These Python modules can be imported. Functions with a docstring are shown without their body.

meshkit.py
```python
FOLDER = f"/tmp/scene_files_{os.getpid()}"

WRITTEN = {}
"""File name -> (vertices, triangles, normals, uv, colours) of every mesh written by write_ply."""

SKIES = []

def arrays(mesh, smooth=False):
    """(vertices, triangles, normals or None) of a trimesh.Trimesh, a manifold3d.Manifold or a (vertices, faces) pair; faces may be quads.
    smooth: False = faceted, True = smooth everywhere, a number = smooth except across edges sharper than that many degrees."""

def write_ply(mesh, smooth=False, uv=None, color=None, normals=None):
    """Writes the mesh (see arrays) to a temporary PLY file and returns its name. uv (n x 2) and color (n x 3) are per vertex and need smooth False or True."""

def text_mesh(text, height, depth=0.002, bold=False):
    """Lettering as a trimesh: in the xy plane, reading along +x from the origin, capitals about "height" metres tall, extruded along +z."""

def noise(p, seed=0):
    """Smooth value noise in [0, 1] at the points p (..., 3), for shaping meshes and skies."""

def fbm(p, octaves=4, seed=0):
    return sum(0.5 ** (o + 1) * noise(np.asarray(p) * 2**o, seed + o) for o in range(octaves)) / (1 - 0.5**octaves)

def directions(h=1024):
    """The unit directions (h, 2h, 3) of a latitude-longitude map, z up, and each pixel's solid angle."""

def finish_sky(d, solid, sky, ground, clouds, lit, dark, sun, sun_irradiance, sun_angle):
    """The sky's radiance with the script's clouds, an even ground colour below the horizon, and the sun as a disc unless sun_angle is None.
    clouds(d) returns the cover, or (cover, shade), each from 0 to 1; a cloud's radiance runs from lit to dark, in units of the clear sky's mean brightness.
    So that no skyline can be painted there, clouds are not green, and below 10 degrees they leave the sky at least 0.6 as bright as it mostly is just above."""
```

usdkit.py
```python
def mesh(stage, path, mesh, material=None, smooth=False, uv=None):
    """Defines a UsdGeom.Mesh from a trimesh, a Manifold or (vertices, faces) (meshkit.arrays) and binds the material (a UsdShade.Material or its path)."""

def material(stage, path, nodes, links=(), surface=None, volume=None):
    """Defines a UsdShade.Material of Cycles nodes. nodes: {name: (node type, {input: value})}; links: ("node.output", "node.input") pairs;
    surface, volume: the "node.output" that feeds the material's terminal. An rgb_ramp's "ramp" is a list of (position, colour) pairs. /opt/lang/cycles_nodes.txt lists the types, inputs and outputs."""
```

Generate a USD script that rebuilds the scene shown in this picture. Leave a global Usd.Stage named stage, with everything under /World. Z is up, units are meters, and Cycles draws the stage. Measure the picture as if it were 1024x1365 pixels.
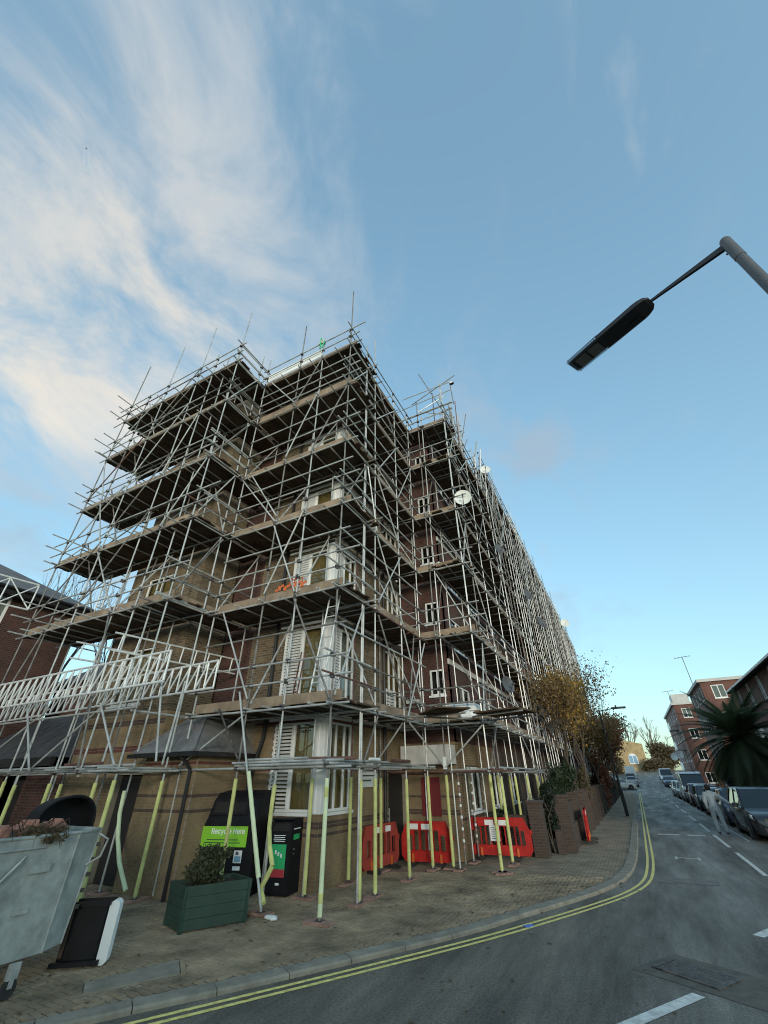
import math, random
import numpy as np
import usdkit, meshkit
from pxr import Usd, UsdGeom, UsdLux, UsdShade, Gf, Sdf, Vt

stage = Usd.Stage.CreateInMemory()
UsdGeom.SetStageUpAxis(stage, 'Z')
UsdGeom.SetStageMetersPerUnit(stage, 1.0)
UsdGeom.Xform.Define(stage, '/World')
rng = random.Random(7)
nrg = np.random.default_rng(7)

# ------------------------------------------------------------------ camera
FPX, AZ, PITCH, ROLL, EYE = 541.7275, -0.473369693, 0.579262827, -0.0140951432, 2.2
CF = np.array([math.sin(AZ) * math.cos(PITCH), math.cos(AZ) * math.cos(PITCH), math.sin(PITCH)])
_r = np.array([math.cos(AZ), -math.sin(AZ), 0.0])
_u = np.cross(_r, CF)
CR = math.cos(ROLL) * _r + math.sin(ROLL) * _u
CU = -math.sin(ROLL) * _r + math.cos(ROLL) * _u
EYEP = np.array([0, 0, EYE])
cam = UsdGeom.Camera.Define(stage, '/World/camera')
cam.CreateHorizontalApertureAttr(36.0)
cam.CreateFocalLengthAttr(36.0 * FPX / 1024)
cam.CreateExposureAttr(1.2)
cam.AddTransformOp().Set(Gf.Matrix4d(*CR, 0, *CU, 0, *(-CF), 0, *EYEP, 1))

# ------------------------------------------------------------------ sky and sun
SUN_E, SUN_R = math.radians(7.0), 2.55
def _m(t, a=None, b=None, c=None, clamp=False):
    d = {'math_type': t, 'use_clamp': clamp}
    for k, v in (('value1', a), ('value2', b), ('value3', c)):
        if v is not None: d[k] = v
    return ('math', d)
_sky_nodes = {
    'sky': ('sky_texture', {'sky_type': 'single_scattering', 'sun_disc': False, 'sun_elevation': SUN_E, 'sun_rotation': SUN_R,
                            'air_density': 1.0, 'aerosol_density': 1.3, 'ozone_density': 1.6}),
    'tc': ('texture_coordinate', {}), 'sep': ('separate_xyz', {}),
    'zc': _m('maximum', b=0.0), 'den': _m('add', b=0.45), 'px': _m('divide'), 'py': _m('divide'),
    'cx': ('combine_xyz', {'z': 0.37}),
    'map': ('mapping', {'mapping_type': 'point', 'rotation': (0, 0, 0.42), 'scale': (2.1, 1.55, 1.0), 'location': (0.35, 0.9, 0)}),
    'n1': ('noise_texture', {'scale': 2.3, 'detail': 9.0, 'roughness': 0.62, 'distortion': 0.5}),
    'biasy': ('map_range', {'from_min': 0.05, 'from_max': -0.5, 'to_min': 0.0, 'to_max': 0.13, 'clamp': True}), 'sumy': _m('add'),
    'bias': ('map_range', {'from_min': 0.19, 'from_max': -0.12, 'to_min': -0.18, 'to_max': -0.005, 'clamp': True}),
    'gam': ('gamma', {'gamma': 0.58}), 'gmul': ('mix_color', {'blend_type': 'multiply', 'fac': 1.0, 'b': (1.10, 1.49, 1.62), 'use_clamp': False}),
    'dist': ('vector_math', {'math_type': 'distance', 'vector2': (-0.60, 0.15, 0.37)}),
    'core': ('map_range', {'range_type': 'smoothstep', 'from_min': 0.46, 'from_max': 0.04, 'to_min': 0.0, 'to_max': 1.0, 'clamp': True}),
    'cbias': _m('multiply', b=0.13), 'dist2': ('vector_math', {'math_type': 'distance', 'vector2': (-0.03, 0.74, 0.37)}), 'puff': ('map_range', {'range_type': 'smoothstep', 'from_min': 0.22, 'from_max': 0.03, 'to_min': -0.05, 'to_max': 0.19, 'clamp': True}), 'n2s': _m('add'), 'sum2': _m('add'),
    'sum': _m('add'),
    'cov': ('map_range', {'range_type': 'smoothstep', 'from_min': 0.40, 'from_max': 0.76, 'to_min': 0.0, 'to_max': 0.84, 'clamp': True}),
    'map2': ('mapping', {'mapping_type': 'point', 'scale': (3.6, 2.6, 1.0), 'location': (1.30, 0.48, 0.9)}),
    'n2': ('noise_texture', {'scale': 1.7, 'detail': 7.0, 'roughness': 0.55, 'distortion': 0.2}),
    'cov2': ('map_range', {'range_type': 'smoothstep', 'from_min': 0.56, 'from_max': 0.78, 'to_min': 0.0, 'to_max': 0.75, 'clamp': True}),
    'covm': _m('maximum'),
    'fade': ('map_range', {'range_type': 'smoothstep', 'from_min': 0.12, 'from_max': 0.34, 'to_min': 0.0, 'to_max': 0.9, 'clamp': True}),
    'cf': _m('multiply'),
    'n3': ('noise_texture', {'scale': 1.4, 'detail': 5.0, 'roughness': 0.5}),
    'warmx': ('map_range', {'from_min': 0.0, 'from_max': 1.0, 'to_min': -0.12, 'to_max': 0.36, 'clamp': True}),
    'wsum': _m('add'),
    'tint': ('rgb_ramp', {'ramp': [(0.0, (0.95, 1.28, 1.62)), (0.42, (1.35, 1.62, 1.88)), (0.60, (2.0, 2.05, 2.05)), (0.80, (2.95, 2.58, 2.10)), (1.0, (3.15, 2.62, 2.02))]}),
    'mix': ('mix_color', {}),
    'bg': ('background_shader', {'strength': 0.15}),
}
_sky_links = [('tc.generated', 'sep.vector'), ('sep.z', 'zc.value1'), ('zc.value', 'den.value1'), ('sep.x', 'px.value1'), ('den.value', 'px.value2'),
              ('sep.y', 'py.value1'), ('den.value', 'py.value2'), ('px.value', 'cx.x'), ('py.value', 'cx.y'), ('cx.vector', 'map.vector'),
              ('map.vector', 'n1.vector'), ('px.value', 'bias.value'), ('n1.fac', 'sum.value1'), ('bias.result', 'sum.value2'), ('sum2.value', 'cov.value'),
              ('cx.vector', 'map2.vector'), ('map2.vector', 'n2.vector'), ('cx.vector', 'dist2.vector1'), ('dist2.value', 'puff.value'), ('n2.fac', 'n2s.value1'), ('puff.result', 'n2s.value2'), ('n2s.value', 'cov2.value'), ('cov.result', 'covm.value1'), ('cov2.result', 'covm.value2'),
              ('sep.z', 'fade.value'), ('covm.value', 'cf.value1'), ('fade.result', 'cf.value2'),
              ('map.vector', 'n3.vector'), ('core.result', 'warmx.value'), ('cx.vector', 'dist.vector1'), ('dist.value', 'core.value'), ('core.result', 'cbias.value1'), ('sum.value', 'sumy.value1'), ('py.value', 'biasy.value'), ('biasy.result', 'sumy.value2'), ('sumy.value', 'sum2.value1'), ('cbias.value', 'sum2.value2'), ('n3.fac', 'wsum.value1'), ('warmx.result', 'wsum.value2'), ('wsum.value', 'tint.fac'),
              ('cf.value', 'mix.fac'), ('sky.color', 'gam.color'), ('gam.color', 'gmul.a'), ('gmul.result', 'mix.a'), ('tint.color', 'mix.b'), ('mix.result', 'bg.color')]
sky_mat = usdkit.material(stage, '/World/Looks/sky', _sky_nodes, _sky_links, surface='bg.background')
dome = UsdLux.DomeLight.Define(stage, '/World/sky')
UsdShade.MaterialBindingAPI.Apply(dome.GetPrim()).Bind(sky_mat)
sun = UsdLux.DistantLight.Define(stage, '/World/sun')
sun.CreateIntensityAttr(0.25); sun.CreateAngleAttr(12.0); sun.CreateColorAttr(Gf.Vec3f(1.0, 0.9, 0.78))
sun.GetPrim().CreateAttribute('inputs:normalize', Sdf.ValueTypeNames.Bool).Set(True)
_sd = np.array([math.cos(SUN_E) * math.sin(SUN_R), math.cos(SUN_E) * math.cos(SUN_R), math.sin(SUN_E)])
_sx = np.cross([0, 0, 1.0], _sd); _sx /= np.linalg.norm(_sx); _sy = np.cross(_sd, _sx)
sun.AddTransformOp().Set(Gf.Matrix4d(*_sx, 0, *_sy, 0, *_sd, 0, 0, 0, 0, 1))

# ------------------------------------------------------------------ helpers
LK = '/World/Looks/'
def pbr(name, col, rough=0.6, metal=0.0, var=0.0, scale=6.0, isl=0.0, bump=0.0, bscale=60.0, dist=0.01, coat=0.0, spec=0.5, detail=4.0, stain=0.0, sscale=0.7):
    n = {'p': ('principled_bsdf', {'base_color': col, 'roughness': rough, 'metallic': metal, 'coat_weight': coat, 'specular_ior_level': spec})}
    l = []
    src = None
    n['g'] = ('geometry', {})
    if var or isl or stain:
        n['hs'] = ('hsv', {'color': col})
        src = 'hs.color'
        n['sum'] = ('math', {'math_type': 'add', 'value1': 0.0, 'value2': 0.0})
        n['one'] = ('math', {'math_type': 'add', 'value2': 1.0})
        if var:
            n['nz'] = ('noise_texture', {'scale': scale, 'detail': detail, 'roughness': 0.6})
            n['mr'] = ('map_range', {'from_min': 0.3, 'from_max': 0.7, 'to_min': -var, 'to_max': var})
            l += [('g.position', 'nz.vector'), ('nz.fac', 'mr.value'), ('mr.result', 'sum.value1')]
        if isl:
            n['mi'] = ('map_range', {'from_min': 0.0, 'from_max': 1.0, 'to_min': -isl, 'to_max': isl})
            l += [('g.random_per_island', 'mi.value'), ('mi.result', 'sum.value2')]
        l += [('sum.value', 'one.value1'), ('one.value', 'hs.value')]
        if stain:
            n['ns'] = ('noise_texture', {'scale': sscale, 'detail': 6.0, 'roughness': 0.65})
            n['ms'] = ('map_range', {'from_min': 0.45, 'from_max': 0.72, 'to_min': 0.0, 'to_max': stain, 'clamp': True})
            n['mx'] = ('mix_color', {'b': tuple(c * 0.35 for c in col)})
            l += [('g.position', 'ns.vector'), ('ns.fac', 'ms.value'), ('ms.result', 'mx.fac'), ('hs.color', 'mx.a')]
            src = 'mx.result'
        l.append((src, 'p.base_color'))
    if bump:
        n['nb'] = ('noise_texture', {'scale': bscale, 'detail': 3.0})
        n['bp'] = ('bump', {'strength': bump, 'distance': dist})
        l += [('g.position', 'nb.vector'), ('nb.fac', 'bp.height'), ('bp.normal', 'p.normal')]
    return usdkit.material(stage, LK + name, n, l, surface='p.BSDF')

def brick_mat(name, c1, c2, mortar, band=None, w=0.225, h=0.075):
    n = {'g': ('geometry', {}), 's': ('separate_xyz', {}), 'a': ('math', {'math_type': 'add'}), 'c': ('combine_xyz', {}),
         'b': ('brick_texture', {'color1': c1, 'color2': c2, 'mortar': mortar, 'scale': 1.0, 'mortar_size': 0.010, 'mortar_smooth': 0.1, 'brick_width': w, 'row_height': h, 'bias': 0.0}),
         'nz': ('noise_texture', {'scale': 0.9, 'detail': 6.0, 'roughness': 0.65}), 'mr': ('map_range', {'from_min': 0.3, 'from_max': 0.7, 'to_min': 0.72, 'to_max': 1.2}),
         'hs': ('hsv', {}), 'p': ('principled_bsdf', {'roughness': 0.9}), 'bp': ('bump', {'strength': 0.5, 'distance': 0.008, 'invert': True})}
    l = [('g.position', 's.vector'), ('s.x', 'a.value1'), ('s.y', 'a.value2'), ('a.value', 'c.x'), ('s.z', 'c.y'), ('c.vector', 'b.vector'),
         ('g.position', 'nz.vector'), ('nz.fac', 'mr.value'), ('mr.result', 'hs.value'), ('b.color', 'hs.color'), ('hs.color', 'p.base_color'), ('b.fac', 'bp.height'), ('bp.normal', 'p.normal')]
    return usdkit.material(stage, LK + name, n, l, surface='p.BSDF')

def glass_mat(name, tint=(0.8, 0.85, 0.85), rough=0.02, ior=1.5):
    return usdkit.material(stage, LK + name, {'t': ('transparent_bsdf', {'color': tint}), 'gl': ('glossy_bsdf', {'color': (0.9, 0.9, 0.9), 'roughness': rough}),
        'lw': ('layer_weight', {'blend': 0.5}), 'pw': ('math', {'math_type': 'power', 'value2': 4.0}), 'f': ('math', {'math_type': 'multiply_add', 'value2': 0.85, 'value3': ((ior - 1) / (ior + 1)) ** 2 * 1.8}), 'm': ('mix_closure', {})}, [('lw.facing', 'pw.value1'), ('pw.value', 'f.value1'), ('f.value', 'm.fac'), ('t.BSDF', 'm.closure1'), ('gl.BSDF', 'm.closure2')], surface='m.closure')

def leaf_mat(name, cols, trans=0.35):
    n = {'g': ('geometry', {}), 'r': ('rgb_ramp', {'ramp': [(i / max(1, len(cols) - 1), c) for i, c in enumerate(cols)]}), 'd': ('principled_bsdf', {'roughness': 0.55}),
         't': ('translucent_bsdf', {}), 'm': ('mix_closure', {'fac': trans})}
    return usdkit.material(stage, LK + name, n, [('g.random_per_island', 'r.fac'), ('r.color', 'd.base_color'), ('r.color', 't.color'), ('d.BSDF', 'm.closure1'), ('t.BSDF', 'm.closure2')], surface='m.closure')

_cnt, _loc = {}, {}
def uniq(parent, name):
    k = (parent, name); i = _cnt.get(k, 0); _cnt[k] = i + 1
    return f'{parent}/{name}' if i == 0 else f'{parent}/{name}_{i:03d}'
def setd(prim, label=None, cat=None, group=None, kind=None):
    for k, v in (('label', label), ('category', cat), ('group', group), ('kind', kind)):
        if v: prim.SetCustomDataByKey(k, v)
GROUPS = {'satellite_dish': 'satellite dishes along the street', 'plastic_barrier': 'red plastic barriers on the left pavement', 'rubble_block': 'terracotta rubble in the zinc bin',
          'lattice_beam': 'aluminium girders of the left scaffold', 'ladder_beam': 'ladder shaped beams of the left scaffold', 'autumn_tree': 'autumn trees along the left pavement', 'bare_tree': 'bare winter trees',
          'scaffold': 'scaffolds round the flats', 'street_lamp': 'street lamps', 'tv_aerial': 'television aerials on the right roofs', 'flat_block': 'red brick blocks on the right', 'garden_bush': 'bushes along the left garden wall', 'hedge': 'hedges'}
def thing(name, label, cat, loc=(0, 0, 0), rz=0.0, group=None):
    group = group or GROUPS.get(name) or ('cars and vans along the street' if name in ('parked_car', 'parked_van') else None)
    p = uniq('/World', name)
    x = UsdGeom.Xform.Define(stage, p); x.AddTranslateOp().Set(Gf.Vec3d(*map(float, loc)))
    if rz: x.AddRotateZOp().Set(math.degrees(rz))
    setd(x.GetPrim(), label, cat, group); _loc[p] = np.array(loc, float)
    return p
def _off(parent):
    return _loc.get('/'.join(parent.split('/')[:3]), np.zeros(3))
def part(parent, name, mesh, material, label=None, kind=None, w=True, smooth=False, cat=None, group=None):
    """One Mesh prim. w: the mesh is in world coordinates, so the thing's base is taken off."""
    V, F = mesh
    path = uniq(parent, name)
    V = np.asarray(V, float)
    if w and parent != '/World': V = V - _off(parent)
    if smooth:
        m = usdkit.mesh(stage, path, (V, F), material, smooth=smooth)
    else:
        F = np.asarray(F, np.int32)
        m = UsdGeom.Mesh.Define(stage, path)
        m.CreatePointsAttr(Vt.Vec3fArray.FromNumpy(np.ascontiguousarray(V, np.float32)))
        m.CreateFaceVertexCountsAttr(Vt.IntArray.FromNumpy(np.full(len(F), F.shape[1], np.int32)))
        m.CreateFaceVertexIndicesAttr(Vt.IntArray.FromNumpy(np.ascontiguousarray(F).ravel()))
        m.CreateSubdivisionSchemeAttr('none')
        UsdShade.MaterialBindingAPI.Apply(m.GetPrim()).Bind(material)
    setd(m.GetPrim(), label, cat, group, kind)
    return path
def struct(name, mesh, material, parent='/World', kind='structure', smooth=False):
    return part(parent, name, mesh, material, kind=kind if parent == '/World' else None, smooth=smooth)

def tri(F):
    F = np.asarray(F)
    return F if F.shape[1] == 3 else np.vstack([F[:, [0, 1, 2]], F[:, [0, 2, 3]]])
def cat(ms):
    V, F, n = [], [], 0
    for v, f in ms:
        V.append(np.asarray(v, float)); F.append(tri(f) + n); n += len(v)
    return np.vstack(V), np.vstack(F)
_BV = np.array([[-1, -1, -1], [1, -1, -1], [1, 1, -1], [-1, 1, -1], [-1, -1, 1], [1, -1, 1], [1, 1, 1], [-1, 1, 1]], float) / 2
_BF = np.array([[0, 3, 2, 1], [4, 5, 6, 7], [0, 1, 5, 4], [1, 2, 6, 5], [2, 3, 7, 6], [3, 0, 4, 7]])
def box(x0, x1, y0, y1, z0, z1):
    return _BV * [x1 - x0, y1 - y0, z1 - z0] + [(x0 + x1) / 2, (y0 + y1) / 2, (z0 + z1) / 2], _BF
def obox(c, ax, ay, az):
    """Box with centre c and full edge vectors ax, ay, az."""
    return _BV @ np.array([ax, ay, az], float) + np.asarray(c, float), _BF
def cbox(x0, x1, y0, y1, z0, z1, b=0.02):
    """Box with chamfered edges."""
    V = []
    c = np.array([(x0 + x1) / 2, (y0 + y1) / 2, (z0 + z1) / 2]); h = np.array([x1 - x0, y1 - y0, z1 - z0]) / 2
    for s in np.ndindex(2, 2, 2):
        sg = np.array(s) * 2 - 1
        for k in range(3):
            e = h - b; e[k] = h[k]; V.append(c + sg * e)
    return hull(V)
def hull(pts):
    from scipy.spatial import ConvexHull
    P = np.asarray(pts, float); H = ConvexHull(P); F = H.simplices.copy(); c = P.mean(0)
    for i, f in enumerate(F):
        a, b, d = P[f]
        if np.dot(np.cross(b - a, d - a), a - c) < 0: F[i] = f[::-1]
    u, inv = np.unique(F, return_inverse=True)
    return P[u], inv.reshape(F.shape)
def frame_of(d):
    d = d / (np.linalg.norm(d) + 1e-12)
    a = np.cross(d, [0, 0, 1.0]) if abs(d[2]) < 0.9 else np.cross(d, [1.0, 0, 0])
    a /= np.linalg.norm(a); return d, a, np.cross(d, a)
def tube(p, q, r=0.02415, n=8, r2=None, caps=True):
    p, q = np.asarray(p, float), np.asarray(q, float)
    _, a, b = frame_of(q - p)
    t = np.arange(n) * 2 * np.pi / n
    ring = np.cos(t)[:, None] * a + np.sin(t)[:, None] * b
    V = np.vstack([p + ring * r, q + ring * (r if r2 is None else r2)])
    i = np.arange(n); j = (i + 1) % n
    F = [np.stack([i, j, n + j], 1), np.stack([i, n + j, n + i], 1)]
    if caps:
        k = np.arange(1, n - 1)
        F += [np.stack([0 * k, k + 1, k], 1), np.stack([0 * k + n, n + k, n + k + 1], 1)]
    return V, np.vstack(F)
def path_tube(pts, radii, n=8):
    pts = np.asarray(pts, float); radii = np.broadcast_to(radii, (len(pts),))
    t = np.gradient(pts, axis=0); V = []
    _, a, b = frame_of(t[0])
    for p, d, r in zip(pts, t, radii):
        d = d / (np.linalg.norm(d) + 1e-12); a = a - d * (a @ d); a /= np.linalg.norm(a) + 1e-12; b = np.cross(d, a)
        th = np.arange(n) * 2 * np.pi / n
        V.append(p + r * (np.cos(th)[:, None] * a + np.sin(th)[:, None] * b))
    m = len(pts); i, j = np.meshgrid(np.arange(m - 1), np.arange(n), indexing='ij'); k = (j + 1) % n
    Q = np.stack([i * n + j, i * n + k, (i + 1) * n + k, (i + 1) * n + j], -1).reshape(-1, 4)
    F = tri(Q); c = np.arange(1, n - 1); o = (m - 1) * n
    return np.vstack(V), np.vstack([F, np.stack([0 * c, c + 1, c], 1), np.stack([0 * c + o, o + c, o + c + 1], 1)])
def prism(poly, z0, z1):
    """Vertical prism over a (possibly concave) polygon."""
    import shapely, trimesh
    m = trimesh.creation.extrude_polygon(shapely.Polygon(poly), z1 - z0, engine='earcut')
    return np.array(m.vertices) + [0, 0, z0], np.array(m.faces)
def lathe(prof, n=24, c=(0, 0, 0)):
    prof = np.asarray(prof, float); th = np.arange(n) * 2 * np.pi / n
    V = np.stack([prof[:, None, 0] * np.cos(th), prof[:, None, 0] * np.sin(th), np.repeat(prof[:, 1:2], n, 1)], -1).reshape(-1, 3) + np.asarray(c)
    m = len(prof); i, j = np.meshgrid(np.arange(m - 1), np.arange(n), indexing='ij'); k = (j + 1) % n
    return V, tri(np.stack([i * n + j, i * n + k, (i + 1) * n + k, (i + 1) * n + j], -1).reshape(-1, 4))
def rot(m, R, c=(0, 0, 0)):
    return (np.asarray(m[0]) - c) @ np.asarray(R).T + c, m[1]
def Rz(a): return np.array([[math.cos(a), -math.sin(a), 0], [math.sin(a), math.cos(a), 0], [0, 0, 1]])
def Rx(a): return np.array([[1, 0, 0], [0, math.cos(a), -math.sin(a)], [0, math.sin(a), math.cos(a)]])
def Ry(a): return np.array([[math.cos(a), 0, math.sin(a)], [0, 1, 0], [-math.sin(a), 0, math.cos(a)]])
def mv(m, d): return np.asarray(m[0], float) + np.asarray(d, float), m[1]
def text(s, h, depth=0.004, bold=True):
    m = meshkit.text_mesh(s, h, depth, bold); return np.array(m.vertices), np.array(m.faces)
def place(m, o, ex, ey):
    """Puts a flat xy mesh at o with x along ex, y along ey."""
    ex, ey = np.asarray(ex, float), np.asarray(ey, float); ex = ex / np.linalg.norm(ex); ey = ey / np.linalg.norm(ey); ez = np.cross(ex, ey)
    return np.asarray(m[0]) @ np.array([ex, ey, ez]) + np.asarray(o, float), m[1]

class Coll:
    """Collects alike pieces of one thing; the 300 that show largest become parts, the rest one joined part."""
    def __init__(self, parent, most=300): self.parent, self.most, self.d = parent, most, {}
    def add(self, kind, mesh, material): self.d.setdefault(kind, []).append((mesh, material))
    def flush(self):
        for kind, items in self.d.items():
            def size(it):
                v = np.asarray(it[0][0]); c = v.mean(0) - EYEP; dd = np.linalg.norm(c); e = np.linalg.norm(v.max(0) - v.min(0))
                w = c @ CF
                x, y = abs(c @ CR) / max(w, 1e-6), abs(c @ CU) / max(w, 1e-6)
                return -(e / dd) * (1.0 if w > 0 and x < 1.02 and y < 1.34 else 0.01)
            items.sort(key=size)
            for m, mt in items[:self.most]: part(self.parent, kind, m, mt)
            rest = items[self.most:]
            if rest:
                names = [str(mt.GetPath()) for _, mt in rest]; common = max(sorted(set(names)), key=names.count)
                part(self.parent, kind, cat([m for m, _ in rest]), rest[names.index(common)][1], kind='stuff')

# ------------------------------------------------------------------ materials
M_asphalt = usdkit.material(stage, LK + 'asphalt', {
    'g': ('geometry', {}), 'n1': ('noise_texture', {'scale': 0.5, 'detail': 7.0, 'roughness': 0.65}), 'n2': ('noise_texture', {'scale': 30.0, 'detail': 5.0, 'roughness': 0.8}),
    'v': ('voronoi_texture', {'scale': 95.0}), 'mp': ('mapping', {'mapping_type': 'point', 'scale': (1.5, 0.22, 1.0)}), 'n3': ('noise_texture', {'scale': 0.8, 'detail': 7.0, 'roughness': 0.7}),
    'r1': ('map_range', {'from_min': 0.3, 'from_max': 0.7, 'to_min': 0.78, 'to_max': 1.22}), 'r2': ('map_range', {'from_min': 0.36, 'from_max': 0.64, 'to_min': 0.45, 'to_max': 1.55}),
    'r3': ('map_range', {'from_min': 0.38, 'from_max': 0.66, 'to_min': 0.78, 'to_max': 1.9}), 'rv': ('map_range', {'from_min': 0.0, 'from_max': 0.25, 'to_min': 2.2, 'to_max': 1.0, 'clamp': True}),
    'a': ('math', {'math_type': 'multiply'}), 'b': ('math', {'math_type': 'multiply'}), 'c': ('math', {'math_type': 'multiply'}), 'hs': ('hsv', {'color': (0.094, 0.085, 0.070)}),
    'rr': ('map_range', {'from_min': 0.3, 'from_max': 0.7, 'to_min': 0.76, 'to_max': 0.44}), 'bp': ('bump', {'strength': 0.6, 'distance': 0.006}), 'p': ('principled_bsdf', {'roughness': 0.7, 'specular_ior_level': 0.5})},
    [('g.position', 'n1.vector'), ('g.position', 'n2.vector'), ('g.position', 'v.vector'), ('g.position', 'mp.vector'), ('mp.vector', 'n3.vector'), ('n1.fac', 'r1.value'), ('n2.fac', 'r2.value'), ('n3.fac', 'r3.value'),
     ('r1.result', 'a.value1'), ('r2.result', 'a.value2'), ('a.value', 'b.value1'), ('r3.result', 'b.value2'), ('v.distance', 'rv.value'), ('b.value', 'c.value1'), ('rv.result', 'c.value2'), ('c.value', 'hs.value'), ('hs.color', 'p.base_color'), ('n3.fac', 'rr.value'), ('rr.result', 'p.roughness'),
     ('v.distance', 'bp.height'), ('bp.normal', 'p.normal')], surface='p.BSDF')
M_paver = pbr('paver', (0.37, 0.285, 0.185), 0.85, var=0.4, scale=1.1, isl=0.3, bump=0.4, bscale=90, dist=0.004, stain=0.55, sscale=0.9)
M_joint = pbr('joint_sand', (0.03, 0.027, 0.022), 0.95, var=0.3, scale=8)
M_paver_far = usdkit.material(stage, LK + 'paver_far', {'g': ('geometry', {}), 'b': ('brick_texture', {'color1': (0.34, 0.265, 0.175), 'color2': (0.23, 0.18, 0.125), 'mortar': (0.035, 0.03, 0.025), 'scale': 1.0, 'mortar_size': 0.006, 'brick_width': 0.2, 'row_height': 0.1}),
    'n': ('noise_texture', {'scale': 0.9, 'detail': 6.0, 'roughness': 0.65}), 'm': ('map_range', {'from_min': 0.3, 'from_max': 0.7, 'to_min': 0.65, 'to_max': 1.25}), 'h': ('hsv', {}), 'p': ('principled_bsdf', {'roughness': 0.85})},
    [('g.position', 'b.vector'), ('g.position', 'n.vector'), ('n.fac', 'm.value'), ('m.result', 'h.value'), ('b.color', 'h.color'), ('h.color', 'p.base_color')], surface='p.BSDF')
M_kerb = pbr('kerb_concrete', (0.27, 0.245, 0.195), 0.85, var=0.22, scale=5, isl=0.1, bump=0.4, bscale=70, stain=0.4, sscale=2.2)
M_yellow = pbr('yellow_paint', (0.78, 0.66, 0.22), 0.7, var=0.25, scale=14, stain=0.55, sscale=9)
M_white = pbr('road_white', (0.62, 0.63, 0.60), 0.7, var=0.2, scale=12, stain=0.6, sscale=7)
M_iron = pbr('cast_iron', (0.12, 0.12, 0.115), 0.65, 0.2, var=0.35, scale=12)
M_patch = pbr('patched_concrete', (0.16, 0.155, 0.145), 0.85, var=0.3, scale=4, bump=0.4, stain=0.4, sscale=3)
M_galv = pbr('galvanised_tube', (0.60, 0.615, 0.60), 0.42, 0.35, var=0.22, scale=3.0, isl=0.28)
M_dull = pbr('dull_tube', (0.27, 0.265, 0.25), 0.6, 0.2, var=0.3, scale=3.0, isl=0.35)
M_rust = pbr('coupler_steel', (0.16, 0.14, 0.13), 0.6, 0.5, var=0.4, scale=9, isl=0.4)
M_rusttube = pbr('rusty_tube', (0.17, 0.085, 0.065), 0.7, 0.2, var=0.3, scale=6, isl=0.2)
M_board = pbr('scaffold_board', (0.165, 0.11, 0.07), 0.9, var=0.3, scale=2.0, isl=0.5, spec=0.2, stain=0.5, sscale=1.5)
M_toe = pbr('toe_board', (0.36, 0.272, 0.19), 0.85, var=0.25, scale=2.0, isl=0.35, stain=0.4, sscale=1.3)
M_foam = pbr('yellow_foam', (0.68, 0.71, 0.27), 0.75, var=0.14, scale=3, isl=0.2, stain=0.45, sscale=4)
M_foam2 = pbr('pale_foam', (0.66, 0.76, 0.50), 0.75, var=0.1, scale=3, isl=0.08, stain=0.2, sscale=4)
M_sole = pbr('sole_board', (0.40, 0.24, 0.19), 0.9, var=0.25, scale=6, isl=0.25)
M_alu = pbr('alu_beam', (0.86, 0.88, 0.87), 0.4, 0.3, var=0.12, scale=4, isl=0.15)
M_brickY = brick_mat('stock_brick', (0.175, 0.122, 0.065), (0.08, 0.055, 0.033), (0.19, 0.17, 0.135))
M_brickR = brick_mat('red_brick', (0.095, 0.032, 0.024), (0.05, 0.019, 0.016), (0.085, 0.07, 0.06))
M_brickFar = brick_mat('far_red_brick', (0.17, 0.062, 0.045), (0.13, 0.05, 0.038), (0.15, 0.12, 0.105))
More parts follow.
